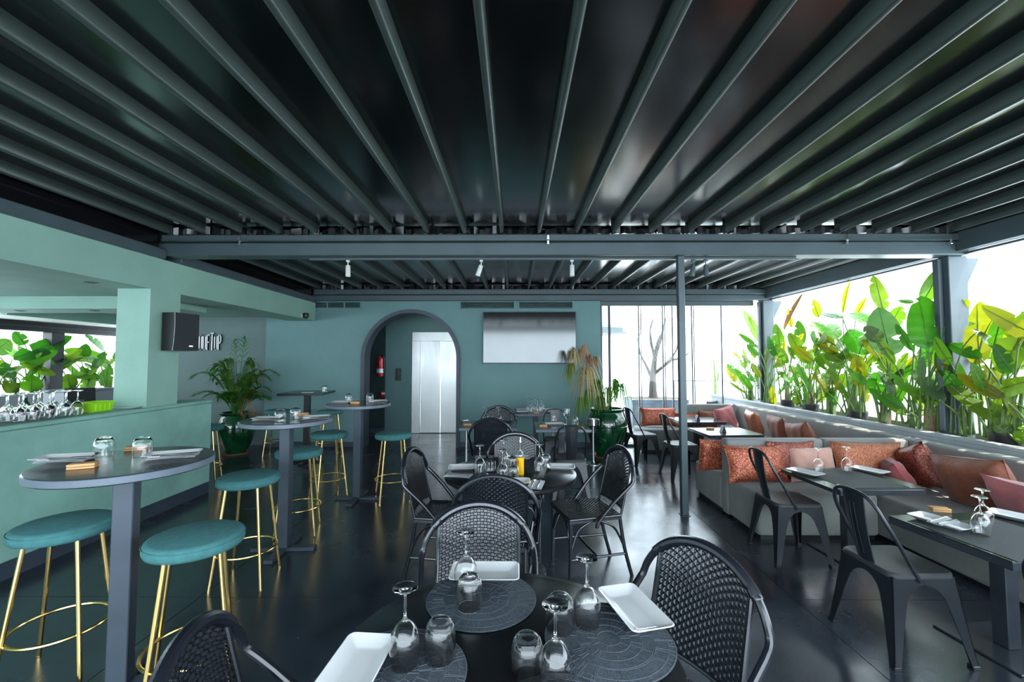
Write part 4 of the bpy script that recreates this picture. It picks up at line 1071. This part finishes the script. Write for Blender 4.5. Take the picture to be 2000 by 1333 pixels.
obj('screen', MB().box(-.11, -.01, .0, .11, .01, .17, .004, M=Matrix.Translation((0, 0, .04)) @ Matrix.Rotation(-.35, 4, 'X')), 'black_plastic', tp_)
obj('stand', MB().box(-.06, -.05, 0, .06, .08, .015, .004).box(-.03, -.005, .012, .03, .02, .09), 'black_plastic', tp_)
cl = thing('menu_stack', 'stack of menus with a yellow cover at the left end of the bar', 'menus', (-3.90, 3.02, BZ), .3)
for i, m_ in enumerate(('porcelain', 'yellow_card', 'porcelain', 'table_black')):
    obj('menu', MB().box(-.10, -.13, .008 * i, .10, .13, .008 * i + .007, .001), m_, cl, rot=(0, 0, .12 * i))
ct = thing('ice_bucket', 'copper coloured metal bucket behind the glasses on the bar', 'bucket', (-4.28, 3.25, BZ))
obj('body', MB().lathe([(0, 0), (.065, 0), (.075, .14), (.078, .145), (.072, .145), (.062, .006), (0, .006)], 28), 'copper_tin', ct)
obj('handle', MB().tube([(.075 * math.cos(a), 0, .12 + .07 * math.sin(a)) for a in [PI * i / 10 for i in range(11)]], .004, 6), 'chrome', ct)
gb = thing('glass_bowl', 'large clear glass bowl at the left end of the bar', 'bowl', (-4.12, 2.98, BZ))
obj('bowl', MB().lathe([(0, 0), (.05, 0), (.09, .05), (.095, .10), (.085, .13), (.082, .13), (.092, .10), (.086, .05), (.048, .006), (0, .006)], 28), 'drink_glass', gb)
bx_ = thing('storage_box', 'pale grey box on the back bar beside the column', 'box', (-6.2, 6.1, .901), .1)
obj('body', MB().box(-.25, -.3, 0, .25, .3, .26, .008), 'grey_plastic', bx_); obj('lid', MB().box(-.26, -.31, .261, .26, .31, .29, .006), 'planter_grey', bx_)
for i, (y, r, h) in enumerate(((4.6, .05, .22), (4.9, .06, .16), (5.3, .045, .25))):
    tag(obj('bottle', MB().lathe([(0, 0), (r, 0), (r, h * .6), (r * .4, h * .78), (r * .35, h), (0, h)], 20), ('black_plastic', 'copper_tin', 'urn_glaze')[i], None, (-6.1, y, .901)), ('black bottle on the back bar', 'squat copper jar on the back bar', 'slim green bottle on the back bar')[i], 'bottle')

# ------------------------------------------------------------------ banana plants
def leaf_blade(B, T, w, nrm_hint, seed, fold=.35, droop=.12, tears=2, widest=.45):
    r = random.Random(seed); d = T - B; L = d.length; d.normalize()
    s = d.cross(nrm_hint)
    if s.length < 1e-3: s = d.cross(Vector((0, 0, 1)))
    s.normalize(); n = s.cross(d).normalized()
    rows = 20; mb = MB(); vs = []; fs = []
    notch = {r.randint(2, rows - 2): (r.choice((-1, 1)), r.uniform(.35, .8)) for _ in range(tears)}
    wave = r.uniform(0, 6)
    for i in range(rows + 1):
        t = i / rows
        prof = 1.52 * (t ** .5) * ((1 - t) ** .62) * (1 - .12 * t) if 0 < t < 1 else 0.0
        c = B + d * (L * t) - n * (droop * L * t * t) + s * (.03 * L * math.sin(t * 3 + wave))
        ws = [prof * w, prof * w]
        if i in notch:
            sd, am = notch[i]; ws[0 if sd < 0 else 1] *= (1 - am)
        for k in range(-2, 3):
            a = abs(k) / 2; sgn = -1 if k < 0 else 1
            ww = ws[0] if k < 0 else ws[1]
            vs.append(c + s * (sgn * a * ww * math.cos(fold)) + n * (a * ww * math.sin(fold) - .25 * a * a * ww + .02 * w * math.sin(i * 1.9 + k + wave)))
    for i in range(rows):
        for k in range(4): a = i * 5 + k; fs.append((a, a + 1, a + 6, a + 5))
    mb.add(vs, fs); return mb, n, s
def leaf_object(plant, B, T, w, m, seed, root, hint, lean=0.0, fold=.35):
    loc = Vector(plant.location)
    mb, n, s = leaf_blade(B - loc, T - loc, w, hint, seed, fold=fold)
    lf = obj('leaf', mb, m, plant, ang=60, recalc=False)
    d = (T - B).normalized(); R0 = root - loc; B0 = B - loc
    ln = (B0 - R0).length
    mid = R0.lerp(B0, .55) + Vector((0, 0, .10 * ln)) - d * .08 * ln
    path = smooth_path([R0, mid, B0], 6)
    # midrib continues along the blade
    tip = [B0 + (T - B) * t - n * (.12 * (T - B).length * t * t) + s * (.03 * (T - B).length * 0) for t in (.25, .5, .75, .95)]
    k = len(path); rr = [.014 - .008 * i / (k - 1) for i in range(k)] + [.005, .004, .003, .0015]
    obj('stalk', MB().tube(path + tip, rr, 6), 'stalk', lf)
    return lf
RIGHT = [  # base px, tip px, width px, X plane, material
 ((1741, 696), (1712, 598), 36, 4.50, 'banana_pale'), ((1814, 682), (1794, 576), 38, 4.45, 'banana_leaf'), ((1804, 588), (1842, 526), 22, 4.70, 'banana_leaf'),
 ((1725, 606), (1708, 538), 17, 4.70, 'banana_leaf'), ((1856, 628), (1884, 588), 18, 4.75, 'banana_yellow'), ((1913, 713), (1905, 590), 26, 4.60, 'banana_yellow'),
 ((1908, 716), (1899, 598), 14, 4.66, 'banana_leaf'), ((1958, 732), (2010, 606), 30, 4.55, 'banana_leaf'), ((1932, 768), (2025, 736), 22, 4.50, 'banana_leaf'), ((1879, 756), (1832, 674), 24, 4.55, 'banana_leaf'),
 ((1852, 750), (1929, 812), 18, 4.42, 'banana_leaf'), ((1842, 788), (1777, 716), 17, 4.45, 'banana_pale'), ((1768, 812), (1722, 762), 16, 4.45, 'banana_leaf'),
 ((1754, 756), (1772, 704), 11, 4.7, 'banana_leaf'), ((1818, 764), (1778, 790), 16, 4.6, 'banana_leaf'), ((1862, 838), (1843, 782), 17, 4.6, 'banana_leaf'),
 ((1882, 836), (1878, 776), 15, 4.75, 'banana_yellow'), ((1944, 832), (1996, 792), 20, 4.5, 'banana_leaf'), ((1975, 850), (1940, 828), 14, 4.5, 'banana_leaf'), ((1990, 866), (2020, 830), 18, 4.45, 'banana_leaf'),
 ((1783, 592), (1754, 584), 8, 4.65, 'banana_dark'), ((1806, 660), (1780, 620), 16, 4.8, 'banana_dark'), ((1828, 690), (1785, 688), 22, 4.75, 'banana_leaf'), ((2000, 640), (1966, 634), 9, 4.8, 'banana_leaf'),
 ((1486, 672), (1458, 604), 13, 4.45, 'banana_leaf'), ((1532, 645), (1563, 577), 5, 4.6, 'banana_brown'), ((1505, 652), (1537, 628), 10, 4.6, 'banana_leaf'),
 ((1526, 716), (1532, 666), 8, 4.8, 'banana_yellow'), ((1577, 712), (1537, 645), 17, 4.5, 'banana_leaf'), ((1622, 692), (1588, 622), 30, 4.55, 'banana_leaf'),
 ((1646, 706), (1608, 686), 15, 4.5, 'banana_dark'), ((1692, 694), (1660, 636), 27, 4.55, 'banana_leaf'), ((1702, 634), (1656, 606), 20, 4.65, 'banana_leaf'),
 ((1600, 620), (1587, 584), 10, 4.75, 'banana_yellow'), ((1646, 612), (1656, 548), 6, 4.75, 'banana_yellow'), ((1646, 622), (1604, 606), 13, 4.6, 'banana_dark'),
 ((1722, 668), (1686, 638), 18, 4.45, 'banana_pale'), ((1581, 792), (1573, 732), 13, 4.6, 'banana_leaf'), ((1556, 792), (1560, 762), 11, 4.6, 'banana_leaf'),
 ((1602, 788), (1606, 746), 11, 4.7, 'banana_yellow'), ((1630, 792), (1611, 748), 12, 4.55, 'banana_leaf'), ((1642, 762), (1652, 726), 11, 4.7, 'banana_leaf'),
 ((1664, 770), (1670, 730), 15, 4.6, 'banana_pale'), ((1710, 744), (1676, 714), 13, 4.5, 'banana_pale'), ((1690, 786), (1686, 742), 11, 4.6, 'banana_yellow'), ((1706, 774), (1712, 730), 20, 4.55, 'banana_leaf'),
 ((1520, 772), (1552, 724), 9, 4.6, 'banana_leaf'), ((1484, 748), (1482, 712), 11, 4.6, 'banana_leaf'), ((1468, 764), (1436, 721), 9, 4.5, 'banana_leaf'), ((1458, 768), (1424, 748), 4, 4.5, 'banana_leaf'),
 ((1512, 792), (1508, 756), 8, 4.6, 'banana_yellow'), ((1546, 640), (1540, 604), 7, 4.8, 'banana_yellow'), ((1566, 676), (1556, 626), 13, 4.75, 'banana_dark'), ((1500, 700), (1512, 660), 12, 4.75, 'banana_leaf'),
 ((1640, 660), (1612, 628), 16, 4.8, 'banana_dark'), ((1672, 618), (1690, 582), 8, 4.8, 'banana_yellow'), ((1738, 640), (1758, 600), 18, 4.8, 'banana_leaf'), ((1836, 640), (1852, 600), 16, 4.85, 'banana_pale'),
 ((1620, 744), (1632, 708), 12, 4.8, 'banana_leaf'), ((1742, 792), (1758, 756), 14, 4.7, 'banana_leaf'), ((1800, 812), (1790, 772), 14, 4.8, 'banana_yellow'), ((1910, 800), (1900, 762), 14, 4.8, 'banana_leaf')]
bases = [1466, 1484, 1508, 1538, 1566, 1592, 1622, 1652, 1684, 1724, 1772, 1824, 1876, 1926, 1972, 2030, 2130, 2260, 2430, 2680]
pos_txt = ['at the far end beside the corner post', 'just right of the far corner post', 'third from the far end of the planter', 'fourth from the far end of the planter', 'fifth from the far end of the planter', 'sixth from the far end of the planter', 'seventh from the far end of the planter', 'eighth from the far end of the planter', 'with large leaves left of the thick post', 'with a big grey green leaf underside', 'with leaves reaching the roof edge', 'with a broad upright leaf beside the thick post', 'directly in front of the thick post', 'just right of the thick post with a yellow leaf', 'with long leaves near the right picture edge', 'cut off by the right picture edge', 'first beyond the right picture edge', 'second beyond the right picture edge', 'third beyond the right picture edge', 'fourth beyond the right picture edge']
plants = []
for i, px in enumerate(bases):
    Y = 4.66 * FPX / (px - VPX); X = 4.62 + .08 * math.sin(i * 2.1)
    pl_ = thing('banana_plant', 'leafy banana plant ' + pos_txt[i], 'plant', (X, Y, PZ - .119), 0, 'banana plants in the right planter')
    plants.append((px, pl_))
    def sh():
        mb = MB(); r = random.Random(i)
        for k in range(4):
            a = k * 1.6 + i; rr = .035
            mb.tube(smooth_path([(rr * math.cos(a), rr * math.sin(a), 0), (rr * .8 * math.cos(a), rr * .8 * math.sin(a), .15), (rr * .5 * math.cos(a) + r.uniform(-.02, .02), rr * .5 * math.sin(a), r.uniform(.28, .42))], 3), [.03, .03, .028, .027, .024, .02, .014], 6)
        return mb
    obj('stem', sh(), 'sheath' if i % 2 else 'stalk', pl_)
    if i in (3, 5, 8, 14):
        obj('pot', lambda: MB().lathe([(0, .0), (.085, 0), (.11, .17), (.115, .17), (.115, .185), (.105, .185), (.09, .012), (0, .012)], 20), 'nursery_pot', pl_, key='npot')
for i, (b, t, w, X, m) in enumerate(RIGHT):
    B = wx(b[0], b[1], X); T_ = wx(t[0], t[1], X + rnd.uniform(-.12, .12))
    if b[0] < 1500:
        B = wy(b[0], b[1], 8.35); T_ = wy(t[0], t[1], 8.35 + rnd.uniform(-.1, .1))
    px, pl_ = min(plants, key=lambda q: abs(q[0] - (b[0] + (b[0] - t[0]) * .2)) )
    root = Vector(pl_.location) + Vector((rnd.uniform(-.03, .03), rnd.uniform(-.03, .03), .25))
    hint = (Vector((0, 0, CAMZ)) - B).normalized() + Vector((rnd.uniform(-.5, .5), rnd.uniform(-.5, .5), rnd.uniform(-.1, .5)))
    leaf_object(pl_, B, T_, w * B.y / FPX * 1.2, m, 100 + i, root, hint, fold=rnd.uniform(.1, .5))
# low fill leaves
rl = random.Random(21); cnt = 0
for i, (px, pl_) in enumerate(plants):
    L0 = Vector(pl_.location)
    for k in range(11):
        root = L0 + Vector((rl.uniform(-.08, .08), rl.uniform(-.1, .1), .1))
        a = rl.uniform(0, 2 * PI); h = rl.uniform(.2, 1.0 if i < 16 else 1.35)
        B = root + Vector((.16 * math.cos(a), .22 * math.sin(a), h)); ln = rl.uniform(.2, .42) * (1 if i < 16 else 1.3)
        if B.x < 4.42: B.x = 4.42
        T_ = B + Vector((.3 * math.cos(a), .5 * math.sin(a), rl.uniform(.2, .9))).normalized() * ln
        hint = (Vector((0, 0, CAMZ)) - B).normalized() + Vector((rl.uniform(-.6, .6), rl.uniform(-.6, .6), rl.uniform(0, .6)))
        leaf_object(pl_, B, T_, ln * rl.uniform(.22, .34), rl.choice(('banana_leaf', 'banana_leaf', 'banana_leaf', 'banana_yellow', 'banana_dark', 'banana_pale')), 500 + i * 20 + k, root, hint)

LEFT = [((-14, 690), (18, 664), 18), ((49, 674), (30, 648), 12), ((24, 702), (145, 651), 19), ((38, 712), (114, 683), 17), ((216, 712), (132, 682), 18), ((203, 686), (175, 653), 10),
        ((60, 765), (62, 734), 18), ((97, 760), (100, 722), 13), ((138, 762), (132, 732), 16), ((172, 768), (176, 724), 14), ((206, 756), (212, 712), 13), ((20, 740), (6, 712), 14),
        ((80, 722), (52, 706), 12), ((118, 716), (118, 690), 11), ((158, 700), (170, 674), 12), ((6, 735), (-10, 700), 16), ((190, 742), (160, 720), 12), ((30, 770), (12, 745), 12)]
lb_px = [-20, 22, 62, 98, 136, 172, 208]
lt = ['cut off by the left picture edge beyond the bar', 'with one very long leaf beyond the bar', 'beyond the bar left of the dark post', 'in front of the dark post beyond the bar', 'beyond the bar just right of the dark post', 'beyond the bar with bunched dark leaves', 'beyond the bar beside the green column']
lps = []
for i, px in enumerate(lb_px):
    Y = wx(px, 770, -8.45).y
    pl_ = thing('banana_plant', 'dark green banana plant ' + lt[i], 'plant', (-8.45, Y, 1.02), 0, 'banana plants beyond the bar'); lps.append((px, pl_))
    obj('stem', MB().tube([(0, 0, 0), (.02, 0, .12), (0, .03, .28)], [.05, .045, .03], 8).tube([(.03, .04, 0), (.04, .06, .2)], [.04, .02], 8), 'stalk', pl_)
for i, (b, t, w) in enumerate(LEFT):
    B = wx(b[0], b[1], -8.40); T_ = wx(t[0], t[1], -8.40 + rnd.uniform(-.2, .3))
    px, pl_ = min(lps, key=lambda q: abs(q[0] - b[0])); root = Vector(pl_.location) + Vector((0, 0, .1))
    if root.z > B.z - .02: root.z = B.z - .05
    hint = (Vector((0, 0, CAMZ)) - B).normalized() + Vector((rnd.uniform(-.4, .4), rnd.uniform(-.4, .4), rnd.uniform(.0, .7)))
    leaf_object(pl_, B, T_, w * (B.length) / FPX * .95, 'banana_dark' if i % 3 else 'banana_leaf', 900 + i, root, hint)

for i, (px, pl_) in enumerate(lps):
    L0 = Vector(pl_.location)
    for k in range(6):
        root = L0 + Vector((rl.uniform(-.08, .08), rl.uniform(-.1, .1), .05)); a = rl.uniform(0, 2 * PI)
        B = root + Vector((.12 * math.cos(a), .3 * math.sin(a), rl.uniform(.15, .62))); ln = rl.uniform(.25, .45)
        T_ = B + Vector((.3 * math.cos(a), .7 * math.sin(a), rl.uniform(-.2, .8))).normalized() * ln
        hint = (Vector((0, 0, CAMZ)) - B).normalized() + Vector((rl.uniform(-.6, .6), rl.uniform(-.6, .6), rl.uniform(0, .8)))
        leaf_object(pl_, B, T_, ln * rl.uniform(.2, .32), rl.choice(('banana_dark', 'banana_leaf')), 1500 + i * 20 + k, root, hint)

# ------------------------------------------------------------------ glazed urns with palms
def urn(x, y, s, label):
    t = thing('glazed_urn', label, 'urn', (x, y, 0), 0, 'green glazed urns'); t.scale = (s, s, s)
    obj('body', lambda: MB().lathe([(0, .02), (.17, .02), (.175, .03), (.20, .08), (.26, .20), (.315, .36), (.335, .48), (.325, .60), (.29, .69), (.265, .73), (.262, .745), (.275, .76), (.29, .765), (.295, .79), (.285, .80), (.262, .80), (.245, .77), (.25, .72), (.25, .70), (0, .70)], 48), 'urn_glaze', t, key='urn')
    obj('neck_ring', lambda: MB().tube([(.336 * math.cos(2 * PI * i / 48), .336 * math.sin(2 * PI * i / 48), .52) for i in range(48)], .008, 6, True), 'urn_glaze', t, key='urnr')
    obj('saucer', lambda: MB().lathe([(0, 0), (.22, 0), (.25, .03), (.243, .03), (.215, .012), (0, .012)], 36), 'terracotta', t, key='urns')
    obj('soil', lambda: MB().lathe([(0, .71), (.249, .705)], 32), 'soil', t, key='urnsoil')
    return t
urn(-4.80, 7.38, .88, 'green glazed urn holding the palm at the end of the bar')
urn(1.53, 7.18, 1.0, 'green glazed urn holding the wilting plant by the glass wall')
def frond(root, ang, rise, reach, n_leaf, m, seed, ll=.26, drop=.5, name='frond', parent=None, lw=.011):
    r = random.Random(seed); dx, dy = math.cos(ang), math.sin(ang); mb = MB(); pts = []
    for i in range(13):
        t = i / 12; out = reach * (t ** 1.25); z = rise * math.sin(t * PI * (.5 + .28 * drop)) / max(.6, math.sin(PI * .5))
        pts.append(Vector((dx * out, dy * out, z)))
    mb.tube(pts, [.007 - .0005 * i for i in range(13)], 5)
    side = Vector((-dy, dx, 0))
    for k in range(n_leaf):
        t = .32 + .68 * k / n_leaf; i = min(11, int(t * 12)); p = pts[i].lerp(pts[i + 1], t * 12 - i); d = (pts[i + 1] - pts[i]).normalized()
        L = ll * (1 - .55 * abs(t - .55) / .45) * r.uniform(.8, 1.1)
        for sg in (-1, 1):
            q = d * .75 + side * sg * .8 + Vector((0, 0, .15)); q.normalize()
            w = Vector((0, 0, 1)).cross(q).normalized() * lw
            e1 = p + q * L * .5; e2 = p + q * L + Vector((0, 0, -.28 * L))
            mb.add([p - w * .3, p + w * .3, e1 + w, e1 - w, e2], [(0, 1, 2, 3), (3, 2, 4)])
    o = obj(name, mb, m, parent, root, ang=60, recalc=False); return o
pa = thing('potted_palm', 'bushy green palm growing in the urn at the bar end', 'palm', (-4.80, 7.38, .64))
rp = random.Random(8)
for i in range(46):
    a = 2 * PI * i / 46 * 7.2 + rp.uniform(-.2, .2); rise = rp.uniform(.30, .98); reach = rp.uniform(.22, .66)
    frond((.05 * math.cos(a), .05 * math.sin(a), 0), a, rise, min(reach, .42 if math.sin(a) > .3 else 1), 26, 'palm_leaf', 40 + i, .24, parent=pa, lw=.009)
frond((0, 0, 0), -.4, 1.32, .30, 14, 'palm_leaf', 90, .22, .9, parent=pa); frond((0, 0, 0), 2.6, 1.30, .34, 14, 'palm_leaf', 91, .22, .9, parent=pa)
for i, (a, rs, rc_) in enumerate(((-.3, .30, .30), (-.8, .12, .42), (-.1, .05, .40))): frond((.1, -.05, 0), a, rs, rc_, 14, 'palm_dry', 95 + i, .18, 1.6, 'dry_frond', pa)
wp = thing('wilting_plant', 'tall plant with drooping dry brown leaves in the right urn', 'plant', (1.53, 7.18, .71))
def tuft(p, n, L, m, seed, w=.009, spread=.55, name='leaf_tuft', up=.3, fan=None):
    r = random.Random(seed); mb = MB()
    for k in range(n):
        a = r.uniform(0, 2 * PI) if fan is None else r.uniform(*fan); l = L * r.uniform(.7, 1.1); sp_ = spread * r.uniform(.4, 1.1)
        pts = [Vector((math.cos(a) * sp_ * l * (t ** .6), math.sin(a) * sp_ * l * (t ** .6), l * (up * math.sin(min(1, t * 2.2) * PI) * (1 - t) - .95 * t * t))) for t in (0, .15, .3, .5, .75, 1)]
        sd = Vector((-math.sin(a), math.cos(a), 0)); ww = (.4, .8, 1, .9, .6, .05); vs = []; fs = []
        for q, wi in zip(pts, ww): vs += [q - sd * w * wi, q + sd * w * wi]
        for i in range(5): fs.append((2 * i, 2 * i + 1, 2 * i + 3, 2 * i + 2))
        mb.add(vs, fs)
    return obj(name, mb, m, wp, p, ang=60, recalc=False)
def rel(px, py, Y=7.18): q = wy(px, py, Y); return q - Vector(wp.location)
for i, (px, py, n, L, m, Y) in enumerate(((1141, 680, 26, .22, 'palm_dry', 7.15), (1120, 690, 24, .32, 'palm_dry', 7.05), (1134, 690, 20, .3, 'palm_dry', 7.2), (1150, 700, 16, .28, 'banana_brown', 7.15), (1163, 702, 14, .26, 'banana_brown', 7.3),
                                          (1115, 720, 20, .34, 'banana_yellow', 7.05), (1145, 733, 46, .55, 'palm_dry', 7.05), (1168, 752, 34, .38, 'palm_leaf', 7.1), (1150, 770, 30, .34, 'palm_leaf', 7.1), (1172, 782, 34, .26, 'banana_leaf', 6.95), (1188, 765, 26, .32, 'palm_leaf', 7.1), (1204, 750, 24, .34, 'banana_leaf', 7.05), (1212, 760, 22, .42, 'palm_leaf', 7.0), (1135, 785, 22, .34, 'palm_leaf', 7.15))):
    p = rel(px, py, Y); tuft(p, n, L, m, 200 + i, up=.35)
    obj('stem', MB().tube(smooth_path([(0, 0, 0), (p.x * .35, p.y * .35, p.z * .55), tuple(p)], 5), .008, 6), 'palm_dry' if m != 'palm_leaf' else 'stalk', wp)

# ------------------------------------------------------------------ outside the glass wall
op = wy(1276, 778, 10.6)
ot = thing('tree_planter', 'low slate blue planter box outside the glass wall', 'planter', (op.x, 10.6, -.02))
obj('box', MB().box(-.62, -.4, 0, .72, .4, op.z + .02, .01), 'outdoor_planter', ot); obj('soil', MB().box(-.56, -.34, op.z + .021, .66, .34, op.z + .03), 'soil', ot)
tre = thing('olive_tree', 'thin olive tree outside the glass wall', 'tree', (op.x, 10.6, op.z + .012))
def tp2(px, py, dy=0): return wy(px, py, 10.6 + dy) - Vector(tre.location)
obj('trunk', MB().tube(smooth_path([(0, 0, 0), tp2(1275, 750), tp2(1277, 715), tp2(1283, 680), tp2(1290, 655)], 4), [.12, .11, .10, .095, .09, .085, .08, .075, .07, .065, .06, .055, .05, .045, .04, .035, .03], 10), 'bark', tre)
for pts in (((1276, 745, 0), (1262, 715, .1), (1250, 690, .2), (1245, 660, .2)), ((1278, 730, 0), (1300, 712, -.1), (1318, 690, 0), (1324, 672, 0)), ((1282, 690, 0), (1290, 665, .2), (1296, 640, .2), (1300, 622, .2)), ((1279, 700, 0), (1272, 670, -.1), (1270, 645, -.1), (1276, 622, 0)), ((1300, 712, -.1), (1312, 704, .1), (1330, 700, .2), (1345, 690, .2))):
    obj('branch', MB().tube(smooth_path([tp2(*q) for q in pts], 4), [.045 - .0028 * i for i in range(13)], 7), 'bark', tre)
ro = random.Random(12); mb = MB()
for (px, py, n, s_) in ((1265, 640, 70, .22), (1285, 612, 80, .22), (1300, 628, 80, .25), (1288, 662, 70, .2), (1260, 665, 60, .2), (1318, 665, 60, .2), (1340, 690, 40, .2), (1248, 655, 50, .2), (1302, 660, 40, .2), (1336, 650, 40, .2)):
    c_ = tp2(px, py)
    for k in range(n):
        q = c_ + Vector((ro.gauss(0, s_ * .55), ro.gauss(0, s_ * .6), ro.gauss(0, s_ * .6))); a = ro.uniform(0, 6.28); e = Vector((math.cos(a), math.sin(a), ro.uniform(-.6, .8))).normalized() * .06; sd = e.cross(Vector((.3, .2, 1))).normalized() * .014
        mb.add([q, q + e * .5 + sd, q + e, q + e * .5 - sd], [(0, 1, 2, 3)])
o = obj('foliage', mb, 'olive_leaf', tre, recalc=False); o['kind'] = 'stuff'
for i, px in enumerate((1330, 1370)):
    g = wy(px, 775, 12.5)
    r_ = thing('glass_railing', ('glass balustrade panel outside behind the steel pole', 'glass balustrade panel outside near the far planter')[i], 'railing', (g.x + .4 + .62 * i, 12.5, -.02), 0, 'terrace balustrade panels')
    obj('glass', MB().box(-.60, -.006, .05, .60, .006, 1.0), 'rail_glass', r_); obj('handrail', MB().box(-.62, -.02, 1.0, .62, .02, 1.03, .004), 'outdoor_planter', r_)
    obj('post', MB().box(-.62, -.02, 0, -.59, .02, 1.0), 'outdoor_planter', r_)
lc = thing('terrace_chair', 'pale grey lounge chair outside the glass wall', 'chair', (wy(1362, 790, 9.35).x, 9.35, -.02), .6)
fm = MB()
for s_ in (-.3, .3): fm.tube(smooth_path([(s_, .32, 0), (s_, .30, .36), (s_, -.25, .34), (s_, -.42, .78)], 4), .016, 8); fm.tube([(s_, -.18, .345), (s_, -.34, 0)], .016, 8)
obj('frame', fm, 'outdoor_planter', lc); obj('seat', MB().box(-.29, -.24, .35, .29, .30, .40, .015), 'canvas', lc)
obj('backrest', MB().box(-.29, -.02, 0, .29, .02, .44, .012, M=Matrix.Translation((0, -.27, .36)) @ Matrix.Rotation(.36, 4, 'X')), 'canvas', lc)
ca = thing('outdoor_cactus', 'thin grey cactus stem outside the glass wall', 'cactus', (wy(1397, 770, 11.5).x, 11.5, -.02))
obj('pot', MB().lathe([(0, 0), (.16, 0), (.2, .5), (.19, .5), (0, .48)], 20), 'outdoor_planter', ca)
obj('stem', MB().tube([(0, 0, .48), (.01, 0, 1.0), (-.02, 0, 1.65)], [.045, .04, .02], 8).tube(smooth_path([(0, 0, 1.0), (.08, 0, 1.1), (.09, 0, 1.3)], 4), .022, 7), 'stalk', ca)
um = thing('garden_parasol', 'blue grey parasol outside behind the wall edge', 'parasol', (1.9, 12.8, -.02))
obj('pole', MB().tube([(0, 0, .04), (0, 0, 3.1)], .03, 10), 'outdoor_planter', um); obj('base', MB().lathe([(0, 0), (.35, 0), (.35, .05), (.04, .06), (0, .06)], 28), 'outdoor_planter', um)
obj('canopy', MB().lathe([(0, 2.72), (.9, 2.55), (1.5, 2.42), (1.5, 2.52), (.9, 2.66), (.2, 2.95), (0, 3.0)], 8), 'canvas', um)
